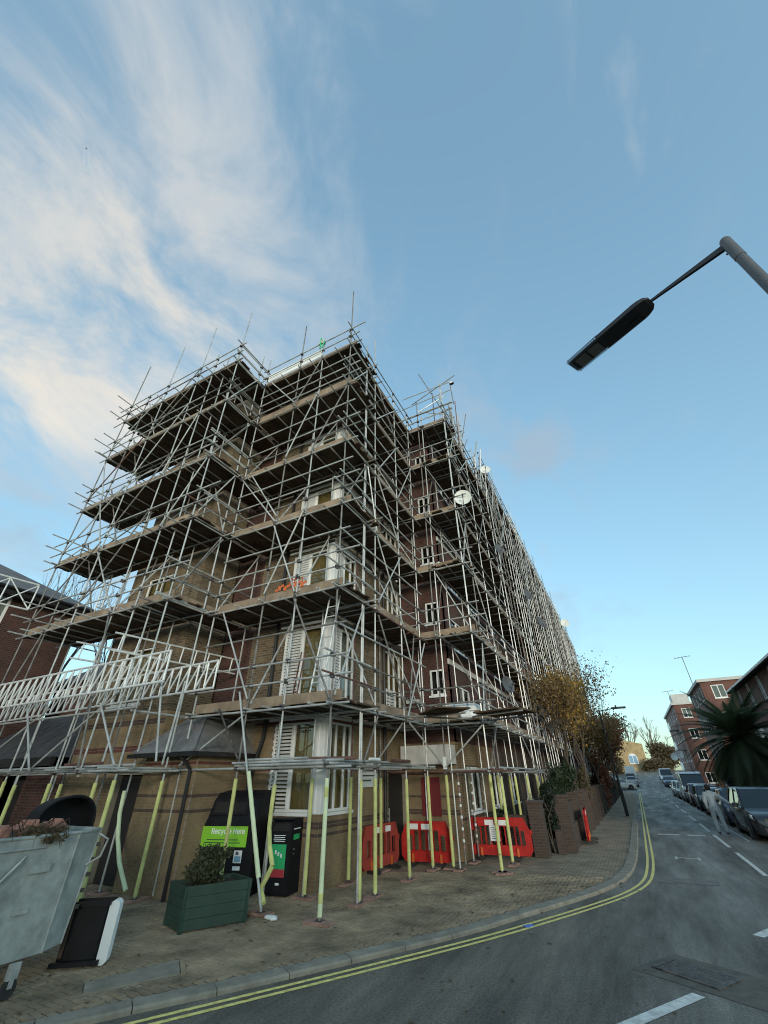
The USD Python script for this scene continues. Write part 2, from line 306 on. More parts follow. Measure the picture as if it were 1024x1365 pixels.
M_brickO = brick_mat('far_yellow_brick', (0.42, 0.30, 0.14), (0.36, 0.25, 0.115), (0.35, 0.3, 0.2))
M_brickD = brick_mat('dark_brick', (0.07, 0.045, 0.035), (0.05, 0.033, 0.027), (0.075, 0.065, 0.056))
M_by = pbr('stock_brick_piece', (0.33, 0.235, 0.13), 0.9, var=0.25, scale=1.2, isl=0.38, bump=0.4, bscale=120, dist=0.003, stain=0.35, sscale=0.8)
M_br = pbr('red_brick_piece', (0.15, 0.055, 0.04), 0.9, var=0.25, scale=1.2, isl=0.35, bump=0.4, bscale=120, dist=0.003)
M_bd = pbr('dark_brick_piece', (0.12, 0.078, 0.058), 0.9, var=0.25, scale=1.2, isl=0.35, bump=0.4, bscale=120, dist=0.003)
M_mortar = pbr('mortar', (0.24, 0.215, 0.17), 0.95, var=0.2, scale=4, stain=0.4, sscale=1)
M_slate = pbr('slate', (0.075, 0.078, 0.085), 0.55, var=0.35, scale=3.0, isl=0.25, stain=0.3, sscale=1.3)
M_lead = pbr('lead_sheet', (0.21, 0.21, 0.215), 0.5, 0.25, var=0.4, scale=1.6, stain=0.4, sscale=2)
M_tile = pbr('roof_tile', (0.13, 0.085, 0.07), 0.8, var=0.3, scale=2, isl=0.3)
M_black = pbr('black_plastic', (0.010, 0.010, 0.012), 0.55, spec=0.2, var=0.3, scale=5, stain=0.2)
M_pipe = pbr('black_pipe', (0.012, 0.012, 0.013), 0.4)
M_upvc = pbr('white_frame', (0.74, 0.76, 0.76), 0.4, var=0.06, scale=3, stain=0.12, sscale=3)
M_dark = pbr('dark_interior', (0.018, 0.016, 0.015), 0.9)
M_blind = pbr('ochre_blind', (0.52, 0.38, 0.16), 0.85, var=0.25, scale=1.5, stain=0.3, sscale=1.5)
M_blindw = pbr('white_blind', (0.66, 0.67, 0.66), 0.7, var=0.1, scale=3)
M_glass = glass_mat('window_glass', (0.72, 0.74, 0.72))
M_carglass = glass_mat('car_glass', (0.12, 0.14, 0.15), 0.02, 1.6)
M_conc = pbr('white_concrete', (0.52, 0.52, 0.50), 0.8, var=0.12, scale=3, stain=0.3, sscale=1.5)
M_barrier = pbr('red_barrier', (0.42, 0.022, 0.018), 0.6, spec=0.2, var=0.2, scale=4, stain=0.5, sscale=5)
M_barrier2 = pbr('faded_barrier', (0.36, 0.06, 0.045), 0.65, spec=0.2, var=0.15, scale=4, stain=0.25, sscale=4)
M_refl = pbr('white_reflector', (0.72, 0.73, 0.73), 0.4)
M_rubber = pbr('black_rubber', (0.02, 0.02, 0.02), 0.75, var=0.2, scale=8)
M_orange = pbr('orange_plastic', (0.55, 0.12, 0.02), 0.5)
M_paper = pbr('white_paper', (0.72, 0.73, 0.74), 0.7, var=0.1, scale=30)
M_green = pbr('green_timber', (0.028, 0.062, 0.045), 0.6, var=0.25, scale=3, isl=0.15, bump=0.3, bscale=40, stain=0.25, sscale=3)
M_soil = pbr('soil', (0.04, 0.03, 0.022), 0.95, var=0.4, scale=14, bump=0.8, bscale=30, dist=0.03)
M_lime = pbr('lime_sign', (0.24, 0.56, 0.035), 0.45, var=0.05, scale=3)
M_signg = pbr('green_sign', (0.03, 0.40, 0.14), 0.45)
M_signr = pbr('red_sign', (0.42, 0.04, 0.05), 0.45)
M_signw = pbr('sign_white', (0.78, 0.80, 0.78), 0.5)
M_blue = pbr('pale_blue_print', (0.20, 0.36, 0.48), 0.5)
M_binzinc = pbr('zinc_bin', (0.36, 0.385, 0.37), 0.5, 0.25, var=0.3, scale=3.5, stain=0.55, sscale=2.6, bump=0.25, bscale=5, dist=0.03)
M_rubble = pbr('rubble_brick', (0.34, 0.16, 0.115), 0.9, var=0.2, scale=9, isl=0.2)
M_twig = pbr('dead_twig', (0.09, 0.055, 0.035), 0.9, isl=0.3)
M_grey = pbr('lamp_grey', (0.085, 0.09, 0.098), 0.5, 0.1, var=0.12, scale=5)
M_lampk = pbr('lamp_black', (0.012, 0.013, 0.016), 0.5)
M_led = pbr('led_panel', (0.16, 0.15, 0.125), 0.35)
M_dishg = pbr('dish_grey', (0.10, 0.105, 0.115), 0.5, var=0.12, scale=4, isl=0.25)
M_dishw = pbr('dish_white', (0.62, 0.65, 0.62), 0.5, var=0.1, scale=4)
M_sheet = pbr('white_sheeting', (0.70, 0.72, 0.71), 0.6, var=0.15, scale=2)
M_redpanel = pbr('red_panel', (0.17, 0.02, 0.025), 0.6)
M_bark = pbr('bark', (0.07, 0.055, 0.042), 0.95, var=0.35, scale=10, bump=0.6, bscale=25, dist=0.02)
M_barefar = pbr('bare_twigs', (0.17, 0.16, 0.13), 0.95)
L_ochre = leaf_mat('leaf_ochre', [(0.18, 0.115, 0.045), (0.34, 0.18, 0.045), (0.46, 0.22, 0.04), (0.22, 0.15, 0.06), (0.36, 0.13, 0.04)])
L_brown = leaf_mat('leaf_brown', [(0.11, 0.085, 0.045), (0.20, 0.13, 0.05), (0.28, 0.15, 0.05), (0.13, 0.11, 0.055)])
L_yellow = leaf_mat('leaf_yellow', [(0.36, 0.22, 0.03), (0.46, 0.29, 0.04), (0.28, 0.20, 0.04)])
L_red = leaf_mat('leaf_red', [(0.20, 0.075, 0.04), (0.33, 0.10, 0.045), (0.16, 0.09, 0.045), (0.26, 0.14, 0.05)])
L_green = leaf_mat('leaf_green', [(0.025, 0.042, 0.018), (0.05, 0.075, 0.03), (0.085, 0.10, 0.05), (0.035, 0.05, 0.025)])
L_dark = leaf_mat('leaf_dark', [(0.012, 0.02, 0.012), (0.025, 0.038, 0.02), (0.04, 0.05, 0.028)], 0.2)
L_box = leaf_mat('leaf_box', [(0.06, 0.065, 0.03), (0.17, 0.18, 0.08), (0.30, 0.29, 0.16), (0.08, 0.09, 0.04)])
L_palm = leaf_mat('leaf_palm', [(0.07, 0.10, 0.05), (0.15, 0.185, 0.09), (0.24, 0.25, 0.13)], 0.45)

# ------------------------------------------------------------------ ground, road, pavement
PZ = 0.055
def zr(y): return max(0.0, (min(y, 155.0) - 88.0) * 0.045)
def strip(x0, x1, ys, dz, nx=2, zf=zr):
    xs = np.linspace(x0, x1, nx); V, F = [], []
    for y in ys:
        for x in xs: V.append((x, y, zf(y) + dz))
    for i in range(len(ys) - 1):
        for j in range(nx - 1):
            a = i * nx + j; F.append((a, a + 1, a + nx + 1, a + nx))
    return np.array(V), np.array(F)
YS = [-60, 0, 40, 88, 100, 115, 130, 145, 155, 240, 700]
struct('ground', strip(-700, 700, [-300] + YS[1:], -0.05, 2), pbr('ground_soil', (0.075, 0.07, 0.055), 0.95, var=0.3, scale=0.5))
struct('road', strip(-45, 45, [-40, 0, 40, 88], 0.0), M_asphalt)
struct('far_road', strip(-2.2, 6.4, [88, 100, 115, 130, 145, 155], 0.0), M_asphalt)
struct('side_road', (np.array([[-60, 80.5, .004], [-2.2, 80.5, .004], [-2.2, 88, .004], [-60, 88, .004]]), np.array([[0, 1, 2, 3]])), M_asphalt)

kerb = [(-10.6, -3.0), (-9.3, -0.85), (-7.5, 2.05), (-5.70, 4.89), (-5.17, 5.66), (-4.62, 6.55), (-3.71, 8.05), (-2.97, 9.36), (-2.5, 10.5), (-1.85, 11.82), (-1.16, 13.5), (-0.82, 15.0), (-0.68, 17.0), (-0.62, 20), (-0.62, 30), (-0.62, 76.0), (-0.9, 78.3), (-1.7, 79.8), (-3.0, 80.4), (-8, 80.5)]
def resample(pts, step):
    pts = np.asarray(pts, float); seg = np.linalg.norm(np.diff(pts, axis=0), axis=1); s = np.r_[0, np.cumsum(seg)]
    n = max(2, int(round(s[-1] / step)) + 1); t = np.linspace(0, s[-1], n)
    return np.stack([np.interp(t, s, pts[:, 0]), np.interp(t, s, pts[:, 1])], 1)
def smooth2(pts, n=3):
    p = np.asarray(pts, float)
    for _ in range(n):
        q = [p[0]]
        for a, b in zip(p[:-1], p[1:]): q += [a * .75 + b * .25, a * .25 + b * .75]
        p = np.array(q + [p[-1]])
    return p
KS = smooth2(kerb, 2)
def offset(pts, d):
    t = np.gradient(np.asarray(pts, float), axis=0); t /= np.linalg.norm(t, axis=1, keepdims=True)
    return np.asarray(pts) + d * np.stack([t[:, 1], -t[:, 0]], 1)           # + is to the right (the road's side)
KW = 0.26
inner = offset(KS, -KW)
pv_poly = [tuple(q) for q in inner] + [(-60, 80.5), (-60, -3.0)]
pav = struct('pavement', prism(pv_poly, -0.03, PZ - 0.016), M_paver_far)
kp = struct('kerb', prism([tuple(q) for q in offset(KS, -0.012)] + [tuple(q) for q in inner[::-1]], -0.03, PZ - 0.03), M_joint)
kc = Coll(kp)
ks = resample(KS, 0.915)
for a, b in zip(ks[:-1], ks[1:]):
    d = (b - a) / np.linalg.norm(b - a); n = np.array([-d[1], d[0]]); a2, b2 = a + d * .006, b - d * .006
    L = b2 - a2; c = (a2 + b2) / 2 + n * KW / 2; j = rng.uniform(-.004, .004)
    zt = PZ + 0.004 + j; w = KW - 0.004
    e0, e1 = a2, b2; bev = 0.022
    P = []
    for q in (e0, e1):
        for off, z in ((0, -0.02), (0, zt - bev), (bev * .8, zt), (w, zt), (w, -0.02)): P.append((*(q + n * off), z))
    F = [(0, 5, 6, 1), (1, 6, 7, 2), (2, 7, 8, 3), (3, 8, 9, 4)]
    V = np.array(P); FF = np.vstack([tri(F), [[0, 1, 2], [0, 2, 3], [0, 3, 4], [5, 7, 6], [5, 8, 7], [5, 9, 8]]])
    kc.add('kerb_stone', (V, FF), M_kerb)
kc.flush()
# paving blocks laid in herringbone, near the camera
import shapely
from shapely.prepared import prep
pv_near = prep(shapely.Polygon(pv_poly).buffer(-0.01))
bed = []
pc = Coll(pav)
def in_view(x, y, z, m=1.04):
    d = np.array([x, y, z]) - EYEP; w = d @ CF
    return w > 0.3 and abs(d @ CR) / w < 0.945 * m and abs(d @ CU) / w < 1.26 * m
slab = shapely.Polygon([(-6.93, 4.98), (-6.62, 4.77), (-6.08, 5.72), (-6.5, 6.05)])
for gx in range(-125, -15):
    for gy in range(25, 160):
        m = (gx - gy) % 4
        if m == 0: sx, sy, cx, cy = .2, .1, gx * .1 + .1, gy * .1 + .05
        elif m == 2: sx, sy, cx, cy = .1, .2, gx * .1 + .05, gy * .1
        else: continue
        if cx * cx + cy * cy > 14.6 ** 2 or not in_view(cx, cy, PZ): continue
        if not pv_near.contains(shapely.Point(cx, cy)) or not pv_near.contains(shapely.box(cx - sx * .42, cy - sy * .42, cx + sx * .42, cy + sy * .42)) or slab.buffer(.07).contains(shapely.Point(cx, cy)): continue
        g = 0.006; hx, hy = sx / 2 - g, sy / 2 - g; t = PZ + nrg.uniform(-.004, .004); k = nrg.uniform(-.003, .003, 4); b = .009
        c4 = np.array([(-1, -1), (1, -1), (1, 1), (-1, 1)])
        V = np.vstack([np.c_[c4 * [hx, hy] + [cx, cy], np.full(4, PZ - .02)], np.c_[c4 * [hx - b, hy - b] + [cx, cy], t + k]])
        pc.add('paving_block', (V, tri([(4, 5, 6, 7), (0, 1, 5, 4), (1, 2, 6, 5), (2, 3, 7, 6), (3, 0, 4, 7)])), M_paver)
pc.flush()
sl = np.array(slab.exterior.coords)[:4]
part(pav, 'stone_slab', prism(sl, PZ - .02, PZ + .006), M_kerb)
for k in range(4):
    a, b = sl[k], sl[(k + 1) % 4]; d = (b - a) / np.linalg.norm(b - a); n = np.array([d[1], -d[0]])
    if k in (0, 2): part(pav, 'edging_brick', prism([a + n * .015, b + n * .015, b + n * .075, a + n * .075], PZ - .02, PZ + .003), M_paver)

# road paint: sheets 4 mm above the asphalt
def ribbon(pts, w, z, step=0.4):
    p = resample(pts, step); l, r = offset(p, -w / 2), offset(p, w / 2)
    V = np.vstack([np.c_[l, np.full(len(l), z)], np.c_[r, np.full(len(r), z)]]); n = len(p); i = np.arange(n - 1)
    return V, np.stack([i, i + n, i + n + 1, i + 1], 1)
yl = smooth2([(-9.0, -0.9), (-7.2, 1.95), (-5.56, 4.55), (-4.5, 6.26), (-3.5, 7.9), (-2.74, 9.2), (-2.15, 10.35), (-1.55, 11.55), (-0.85, 13.1), (-0.45, 14.6), (-0.33, 16.5), (-0.28, 20), (-0.28, 76.5)], 2)
mk = part('/World', 'road_marking', ribbon(offset(yl, 0.07), 0.068, 0.004), M_yellow, kind='structure')
part(mk, 'yellow_line', ribbon(offset(yl, -0.08), 0.068, 0.004), M_yellow)
part(mk, 'blue_spray_mark', obox((-2.36, 9.93, .008), (.1, .17, 0), (-.1, .06, 0), (0, 0, .003)), pbr('blue_spray', (.12, .22, .62), .7, var=.3, scale=30))
def dash(x0, y0, x1, y1, w=0.1):
    part(mk, 'white_dash', ribbon([(x0, y0), (x1, y1)], w, zr((y0 + y1) / 2) + 0.004, 0.6), M_white)
for y0, y1 in ((11.0, 15.0), (16.6, 20.7), (22.0, 26.0), (27.3, 31.3), (33, 37), (39, 43), (45, 49), (51, 55), (57.5, 61.5), (64, 68), (70.5, 74.5)):
    dash(2.24, y0, 2.24, y1, 0.11)
dash(-1.25, 6.2, -0.03, 8.06, 0.15); dash(1.05, 10.9, 1.95, 12.4, 0.17)
for k in range(5):
    y0 = 92 + k * 9; dash(2.0, y0, 2.0, y0 + 4, .12)
for k in range(7): dash(-1.6 + k * .9, 86.9, -1.1 + k * .9, 86.9, .2)
for y in (25.5, 40.8): dash(0.15, y, 0.95, y, .3); dash(1.25, y, 1.9, y, .3)
dash(0.4, 18.9, 1.05, 18.9, .08); dash(0.42, 18.6, .42, 19.1, .06); dash(1.03, 18.6, 1.03, 19.1, .06); dash(3.15, 24, 3.15, 62, .06)
struct('road_patch', (np.array([[-.33, 14.7, .004], [1.05, 14.85, .004], [1.1, 15.5, .004], [-.3, 15.3, .004]]), np.array([[0, 1, 2, 3]])), M_patch)
struct('road_patch', (np.array([[-.75, 8.6, .004], [-.2, 9.45, .004], [1.15, 8.75, .004], [.6, 7.9, .004]]), np.array([[0, 1, 2, 3]])), pbr('tar_patch', (0.105, 0.096, 0.082), 0.85, var=0.35, scale=5, bump=0.4, stain=.4, sscale=2.5))
# inspection cover in the road
mh = thing('manhole_cover', 'rectangular ribbed iron access cover set in the asphalt of the near road', 'manhole cover', (0.0, 8.75, 0.004))
ca, sa = math.cos(-0.42), math.sin(-0.42); ex, ey = np.array([ca, sa, 0]), np.array([-sa, ca, 0])
ex = np.array([.84, -.54, 0]) * 1.0; ex /= np.linalg.norm(ex); ey = np.array([-ex[1], ex[0], 0])
part(mh, 'cover', obox((0.0, 8.75, 0.010), ex * .76, ey * .46, (0, 0, .012)), M_iron)
for s in (-1, 1):
    part(mh, 'frame', obox(np.array([0, 8.75, .011]) + ey * s * .25, ex * .86, ey * .04, (0, 0, .016)), M_rust)
    part(mh, 'frame', obox(np.array([0, 8.75, .011]) + ex * s * .41, ex * .04, ey * .46, (0, 0, .016)), M_rust)
for i in range(26):
    part(mh, 'rib', obox(np.array([0, 8.75, .018]) + ex * (-.36 + i * .0288), ex * .012, ey * .42, (0, 0, .005)), M_iron)
for i in range(12):
    part(mh, 'cross_rib', obox(np.array([0, 8.75, .0185]) + ey * (-.20 + i * .036), ex * .74, ey * .010, (0, 0, .004)), M_iron)
# right-hand pavement
struct('far_pavement', cat([box(5.45, 9.5, 14, 86, -.03, PZ)]), M_paver_far)
struct('far_kerb', cat([box(5.3, 5.45, 14, 86, -.03, PZ + .004)]), M_kerb)

# ------------------------------------------------------------------ walls and windows
def PX(y): return lambda a, o, z: (a, y - o, z)          # wall along x facing -y; o points out of the wall
def PY(x): return lambda a, o, z: (x + o, a, z)          # wall along y facing +x
def PYm(x): return lambda a, o, z: (x - o, a, z)         # wall along y facing -x
def pbox(P, a0, a1, o0, o1, z0, z1):
    A, B = np.array(P(a0, o0, z0), float), np.array(P(a1, o1, z1), float); lo, hi = np.minimum(A, B), np.maximum(A, B)
    return box(lo[0], hi[0], lo[1], hi[1], lo[2], hi[2])
def wall(P, a0, a1, z0, z1, holes=(), t=0.22, o=0.0):
    """Wall of thickness t with rectangular openings, as boxes between the cut lines."""
    zs = sorted({z0, z1, *[min(max(v, z0), z1) for h in holes for v in h[2:4]]}); out = []
    for u, v in zip(zs[:-1], zs[1:]):
        m = (u + v) / 2; x = a0
        for h in sorted([h for h in holes if h[2] < m < h[3] and h[1] > a0 and h[0] < a1]):
            if h[0] > x: out.append(pbox(P, x, h[0], o - t, o, u, v))
            x = max(x, h[1])
        if x < a1: out.append(pbox(P, x, a1, o - t, o, u, v))
    return cat(out)
def bricks(coll, P, a0, a1, z0, z1, holes=(), mat=None, bands=(), kind='brick', far=False):
    n = int(round((z1 - z0) / .075))
    for r in range(n):
        z = z0 + r * .075; x = a0 - (.1125 if r % 2 else 0)
        mm = mat
        for (b0, b1, bm) in bands:
            if b0 <= z + .03 < b1: mm = bm
        while x < a1 - .02:
            u0, u1 = max(x, a0) + .005, min(x + .225, a1) - .005; x += .225
            if u1 - u0 < .03: continue
            c = (u0 + u1) / 2
            if any(h[0] - .02 < c < h[1] + .02 and h[2] - .03 < z + .035 < h[3] for h in holes): continue
            q = P(c, 0, z)
            if not in_view(*q): continue
            pr = .008 + nrg.uniform(-.002, .003)
            V = np.array([P(u0, .0, z + .005), P(u1, .0, z + .005), P(u1, .0, z + .07), P(u0, .0, z + .07), P(u0, pr, z + .005), P(u1, pr, z + .005), P(u1, pr, z + .07), P(u0, pr, z + .07)])
            coll.add(kind if mm is mat else ('band_brick' if mm is M_bd else 'red_band_brick'), (V, tri([(4, 5, 6, 7), (0, 1, 5, 4), (1, 2, 6, 5), (2, 3, 7, 6), (3, 0, 4, 7)])), mm)
def window(parent, P, a0, a1, z0, z1, mull=(), louvre=None, blind=None, sill=True, fw=.06, trans=None, o=-.06, slats=22):
    """White window: outer frame and mullions (one mesh), pane, blind behind, sill, and a louvred leaf of slats between louvre[0] and louvre[1]."""
    fr = [pbox(P, a0, a1, o - .05, o + .02, z0, z0 + fw), pbox(P, a0, a1, o - .05, o + .02, z1 - fw, z1), pbox(P, a0, a0 + fw, o - .05, o + .02, z0 + fw, z1 - fw), pbox(P, a1 - fw, a1, o - .05, o + .02, z0 + fw, z1 - fw)]
    for m in mull: fr.append(pbox(P, m - fw * .45, m + fw * .45, o - .048, o + .018, z0 + fw, z1 - fw))
    if trans: fr.append(pbox(P, a0 + fw, a1 - fw, o - .046, o + .016, trans, trans + fw * .7))
    w = part(parent, 'window', cat(fr), M_upvc)
    part(w, 'pane', pbox(P, a0 + fw * .5, a1 - fw * .5, o - .02, o - .014, z0 + fw * .5, z1 - fw * .5), M_glass)
    part(w, 'blind', pbox(P, a0, a1, o - .16, o - .14, z0, z1), blind or M_dark)
    if sill: part(w, 'sill', pbox(P, a0 - .06, a1 + .06, o - .04, .05, z0 - .07, z0 - .004), M_upvc)
    if louvre:
        l0, l1 = louvre[:2]
        zz0, zz1 = (z0 + fw, z1 - fw) if len(louvre) == 2 else louvre[2:4]
        st = (zz1 - zz0) / slats
        for i in range(slats):
            zc = zz0 + (i + .5) * st
            A = np.array(P(l0 + .02, o + .012, zc - st * .30)); B = np.array(P(l1 - .02, o + .012, zc - st * .30)); C = np.array(P(l1 - .02, o + .040, zc + st * .30)); D = np.array(P(l0 + .02, o + .040, zc + st * .30))
            nn = np.array(P(0, .012, 0)) - np.array(P(0, 0, 0))
            part(w, 'slat', (np.array([A, B, C, D, A + nn, B + nn, C + nn, D + nn]), _BF), M_upvc)
        [part(w, 'louvre_stile', pbox(P, l_ - .02, l_ + .02, o + .022, o + .062, zz0, zz1), M_upvc) for l_ in (l0, l1)]
    return w
ST = 2.65
# corner block -----------------------------------------------------
cb = thing('corner_block', 'yellow and red brick flats whose corner carries white framed bay windows behind the scaffold', 'building', (-8.5, 12, PZ))
Bf, Br, Be = PX(10.1), PY(-7.05), PX(15.2)
fh = [(-8.78, -7.32, 1.5 + ST * k, 3.52 + ST * k) for k in range(6)]
rh1 = [(10.36, 11.55, 1.5 + ST * k, 3.52 + ST * k) for k in range(6)]
rh2 = [(13.7, 15.0, 1.35 + ST * k, 3.52 + ST * k) for k in range(1, 6)] + [(13.75, 15.05, PZ, 2.35)]
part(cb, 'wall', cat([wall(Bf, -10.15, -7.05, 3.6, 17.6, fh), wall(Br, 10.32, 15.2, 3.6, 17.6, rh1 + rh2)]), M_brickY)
part(cb, 'wall', wall(Bf, -11.5, -10.15, 3.9, 17.6, o=-.05), M_brickR, label='dark red brick strip of wall beside the projecting wing')
wl = part(cb, 'wall', cat([wall(Bf, -10.15, -7.05, PZ, 3.6, fh), wall(Br, 10.32, 15.2, PZ, 3.6, rh1 + rh2)]), M_mortar)
c = Coll(wl)
bandsB = ((2.4, 2.56, M_br), (1.2, 1.29, M_bd), (1.0, 1.07, M_bd), (3.52, 3.62, M_br))
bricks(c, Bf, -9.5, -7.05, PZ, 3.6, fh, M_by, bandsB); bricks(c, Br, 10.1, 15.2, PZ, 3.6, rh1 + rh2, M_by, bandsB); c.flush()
part(cb, 'wall', wall(Be, -7.05, -5.2, 3.2, 17.6, [(-5.95, -5.4, 4.7 + ST * k, 5.6 + ST * k) for k in range(5)]), M_brickR, label='red brick end wall of the set-back entrance')
part(cb, 'roof', box(-11.5, -7.0, 10.0, 24, 17.6, 17.8), M_conc)
for k in range(6):
    z0, z1 = fh[k][2:]
    window(cb, Bf, -8.78, -7.32, z0, z1, mull=(-8.06,), louvre=(-8.70, -8.10), blind=M_blind if k < 4 else M_blindw)
    wr = window(cb, Br, 10.36, 11.55, z0, z1, mull=(10.78, 11.2), louvre=(10.42, 10.74) if k in (1, 2) else None, blind=M_blindw if k == 1 else M_blind)
    if k: window(cb, Br, 13.7, 15.0, *rh2[k - 1][2:], mull=(14.1, 14.5), blind=M_blind, louvre=(13.75, 14.48, rh2[k - 1][2] + .05, rh2[k - 1][2] + .85), slats=8)
    part(cb, 'corner_post', cat([box(-7.32, -7.0, 10.04, 10.12, z0 - .02, z1 + .05), box(-7.06, -6.98, 10.05, 10.36, z0 - .02, z1 + .05), box(-7.20, -7.15, 10.02, 10.05, z0, z1), box(-6.985, -6.965, 10.18, 10.23, z0, z1)]), M_upvc)
    part(cb, 'lintel', cat([box(-8.9, -6.96, 10.0, 10.06, z1 + .05, z1 + .12), box(-7.0, -6.95, 10.06, 11.65, z1 + .05, z1 + .12)]), M_upvc)
    if k < 5:
        window(cb, Be, -5.95, -5.4, 4.7 + ST * k, 5.6 + ST * k, mull=(-5.67,), blind=M_dark)
        part(cb, 'lintel', pbox(Be, -6.95, -6.35, .0, .05, 4.5 + ST * k, 4.62 + ST * k), M_conc)
dr = part(cb, 'door', pbox(Br, 13.8, 15.0, -.14, -.09, PZ, 2.32), M_pipe)
part(dr, 'handle', pbox(Br, 13.95, 13.98, -.09, -.05, 1.0, 1.4), M_galv)
part(cb, 'downpipe', cat([tube((-9.05, 10.02, 17.4), (-9.05, 10.02, 3.2), .055), tube((-9.05, 10.02, 3.2), (-9.25, 9.9, 2.2), .055), tube((-9.25, 9.9, 2.2), (-9.25, 9.9, PZ), .055)]), M_pipe)
part(cb, 'downpipe', tube((-6.97, 13.45, 17.4), (-6.97, 13.45, PZ), .05), M_pipe)
ew = part(cb, 'wall', wall(Be, -7.05, -5.2, PZ, 3.2), M_mortar)
c = Coll(ew); bricks(c, Be, -7.05, -5.2, PZ, 3.2, (), M_by, ((1.2, 1.29, M_bd), (1.6, 1.69, M_bd))); c.flush()
part(cb, 'canopy', cat([box(-6.95, -5.2, 14.55, 15.17, 2.55, 3.1)]), M_conc, label='pale fascia panel over the entrance')
part(cb, 'panel', pbox(Be, -6.5, -5.85, .01, .05, 1.15, 2.2), M_redpanel, label='dark red notice panel on the entrance wall')
sg = part(cb, 'sign', pbox(Br, 11.9, 13.0, .01, .04, 1.98, 2.38), M_signw, label='pale wall sign beside the door')
for i, w in enumerate((.7, .5)): part(sg, 'lettering', pbox(Br, 12.1, 12.1 + w, .04, .043, 2.24 - i * .12, 2.28 - i * .12), M_grey)
# projecting wing ---------------------------------------------------
wg = thing('projecting_wing', 'yellow brick wing of the flats standing forward behind the left scaffold', 'building', (-13.4, 10, PZ))
Af, Ar = PX(8.6), PY(-11.5)
ah = [(-14.4, -12.9, 4.2 + ST * k, 5.9 + ST * k) for k in range(5)]
door_h = [(-12.95, -11.75, PZ, 2.35)]
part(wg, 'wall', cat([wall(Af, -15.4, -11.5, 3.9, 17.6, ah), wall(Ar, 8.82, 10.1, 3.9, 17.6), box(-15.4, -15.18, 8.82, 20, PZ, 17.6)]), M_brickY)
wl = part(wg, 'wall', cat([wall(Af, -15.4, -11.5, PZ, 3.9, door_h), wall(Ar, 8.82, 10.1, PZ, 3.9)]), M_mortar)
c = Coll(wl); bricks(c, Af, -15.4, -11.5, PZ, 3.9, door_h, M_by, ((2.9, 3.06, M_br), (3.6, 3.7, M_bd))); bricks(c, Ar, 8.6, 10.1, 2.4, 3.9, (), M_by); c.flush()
for h in ah: window(wg, Af, *h, mull=(-13.65,), blind=M_blind, fw=.045)
dr = part(wg, 'door', pbox(Af, -12.9, -11.8, -.2, -.15, PZ, 2.33), M_dark)
part(dr, 'handle', pbox(Af, -12.05, -12.0, -.15, -.1, 1.0, 1.3), M_rust)
part(wg, 'roof', box(-15.6, -11.3, 8.4, 20, 17.6, 17.8), M_conc)
# porch with slate roof ---------------------------------------------
pr = thing('brick_porch', 'low brick porch with a dark hipped lead roof in the corner of the flats', 'porch', (-10.4, 9.2, PZ))
Pf, Pr = PX(8.3), PY(-9.5)
wl = part(pr, 'wall', cat([wall(Pf, -11.45, -9.5, PZ, 2.75), wall(Pr, 8.52, 10.09, PZ, 2.75)]), M_mortar)
c = Coll(wl); bp = ((1.55, 1.62, M_bd), (1.85, 1.92, M_bd), (2.5, 2.6, M_br))
bricks(c, Pf, -11.45, -9.5, PZ, 2.74, (), M_by, bp); bricks(c, Pr, 8.3, 10.1, PZ, 2.74, (), M_by, bp); c.flush()
E = np.array([(-11.65, 8.0, 2.80), (-9.38, 8.0, 2.80), (-9.3, 10.08, 2.80), (-10.40, 9.1, 3.92), (-10.40, 10.08, 3.92), (-11.65, 10.08, 2.80)])
def slope(p, q, r, s, n, mat, parent, kind='roof_sheet', lift=.012):
    """Roof face p q (eave) to r s (ridge side) in n overlapping sheets."""
    p, q, r, s = map(np.asarray, (p, q, r, s)); nn = np.cross(q - p, s - p); nn = nn / np.linalg.norm(nn)
    for i in range(n):
        u, v = i / n, (i + 1) / n - .004
        A, B, C, D = p + (q - p) * u, p + (q - p) * v, s + (r - s) * v, s + (r - s) * u
        V = np.array([A, B, C, D, A + nn * lift, B + nn * lift, C + nn * lift, D + nn * lift]); part(parent, kind, (V, _BF), mat)
rf = part(pr, 'roof', (E, np.array([[0, 1, 3], [1, 2, 3], [2, 4, 3], [0, 3, 4], [0, 4, 5], [0, 5, 2], [0, 2, 1], [2, 5, 4]])), M_lead)
slope(E[0], E[1], E[3], E[3], 5, M_lead, rf); slope(E[1], E[2], E[4], E[3], 4, M_lead, rf); slope(E[5], E[0], E[3], E[4], 4, M_lead, rf)
for a, b in ((0, 3), (1, 3), (3, 4)): part(rf, 'hip_roll', tube(E[a] + [0, 0, .03], E[b] + [0, 0, .03], .028), M_lead)
part(pr, 'gutter', cat([box(-11.75, -9.28, 7.92, 8.02, 2.70, 2.79), box(-9.38, -9.26, 8.02, 10.05, 2.70, 2.79), box(-11.6, -9.39, 8.021, 8.3, 2.74, 2.775)]), M_pipe)
part(pr, 'downpipe', cat([tube((-9.75, 7.98, 2.7), (-9.62, 8.22, 2.42), .04), tube((-9.62, 8.22, 2.42), (-9.62, 8.22, PZ), .04)]), M_pipe)
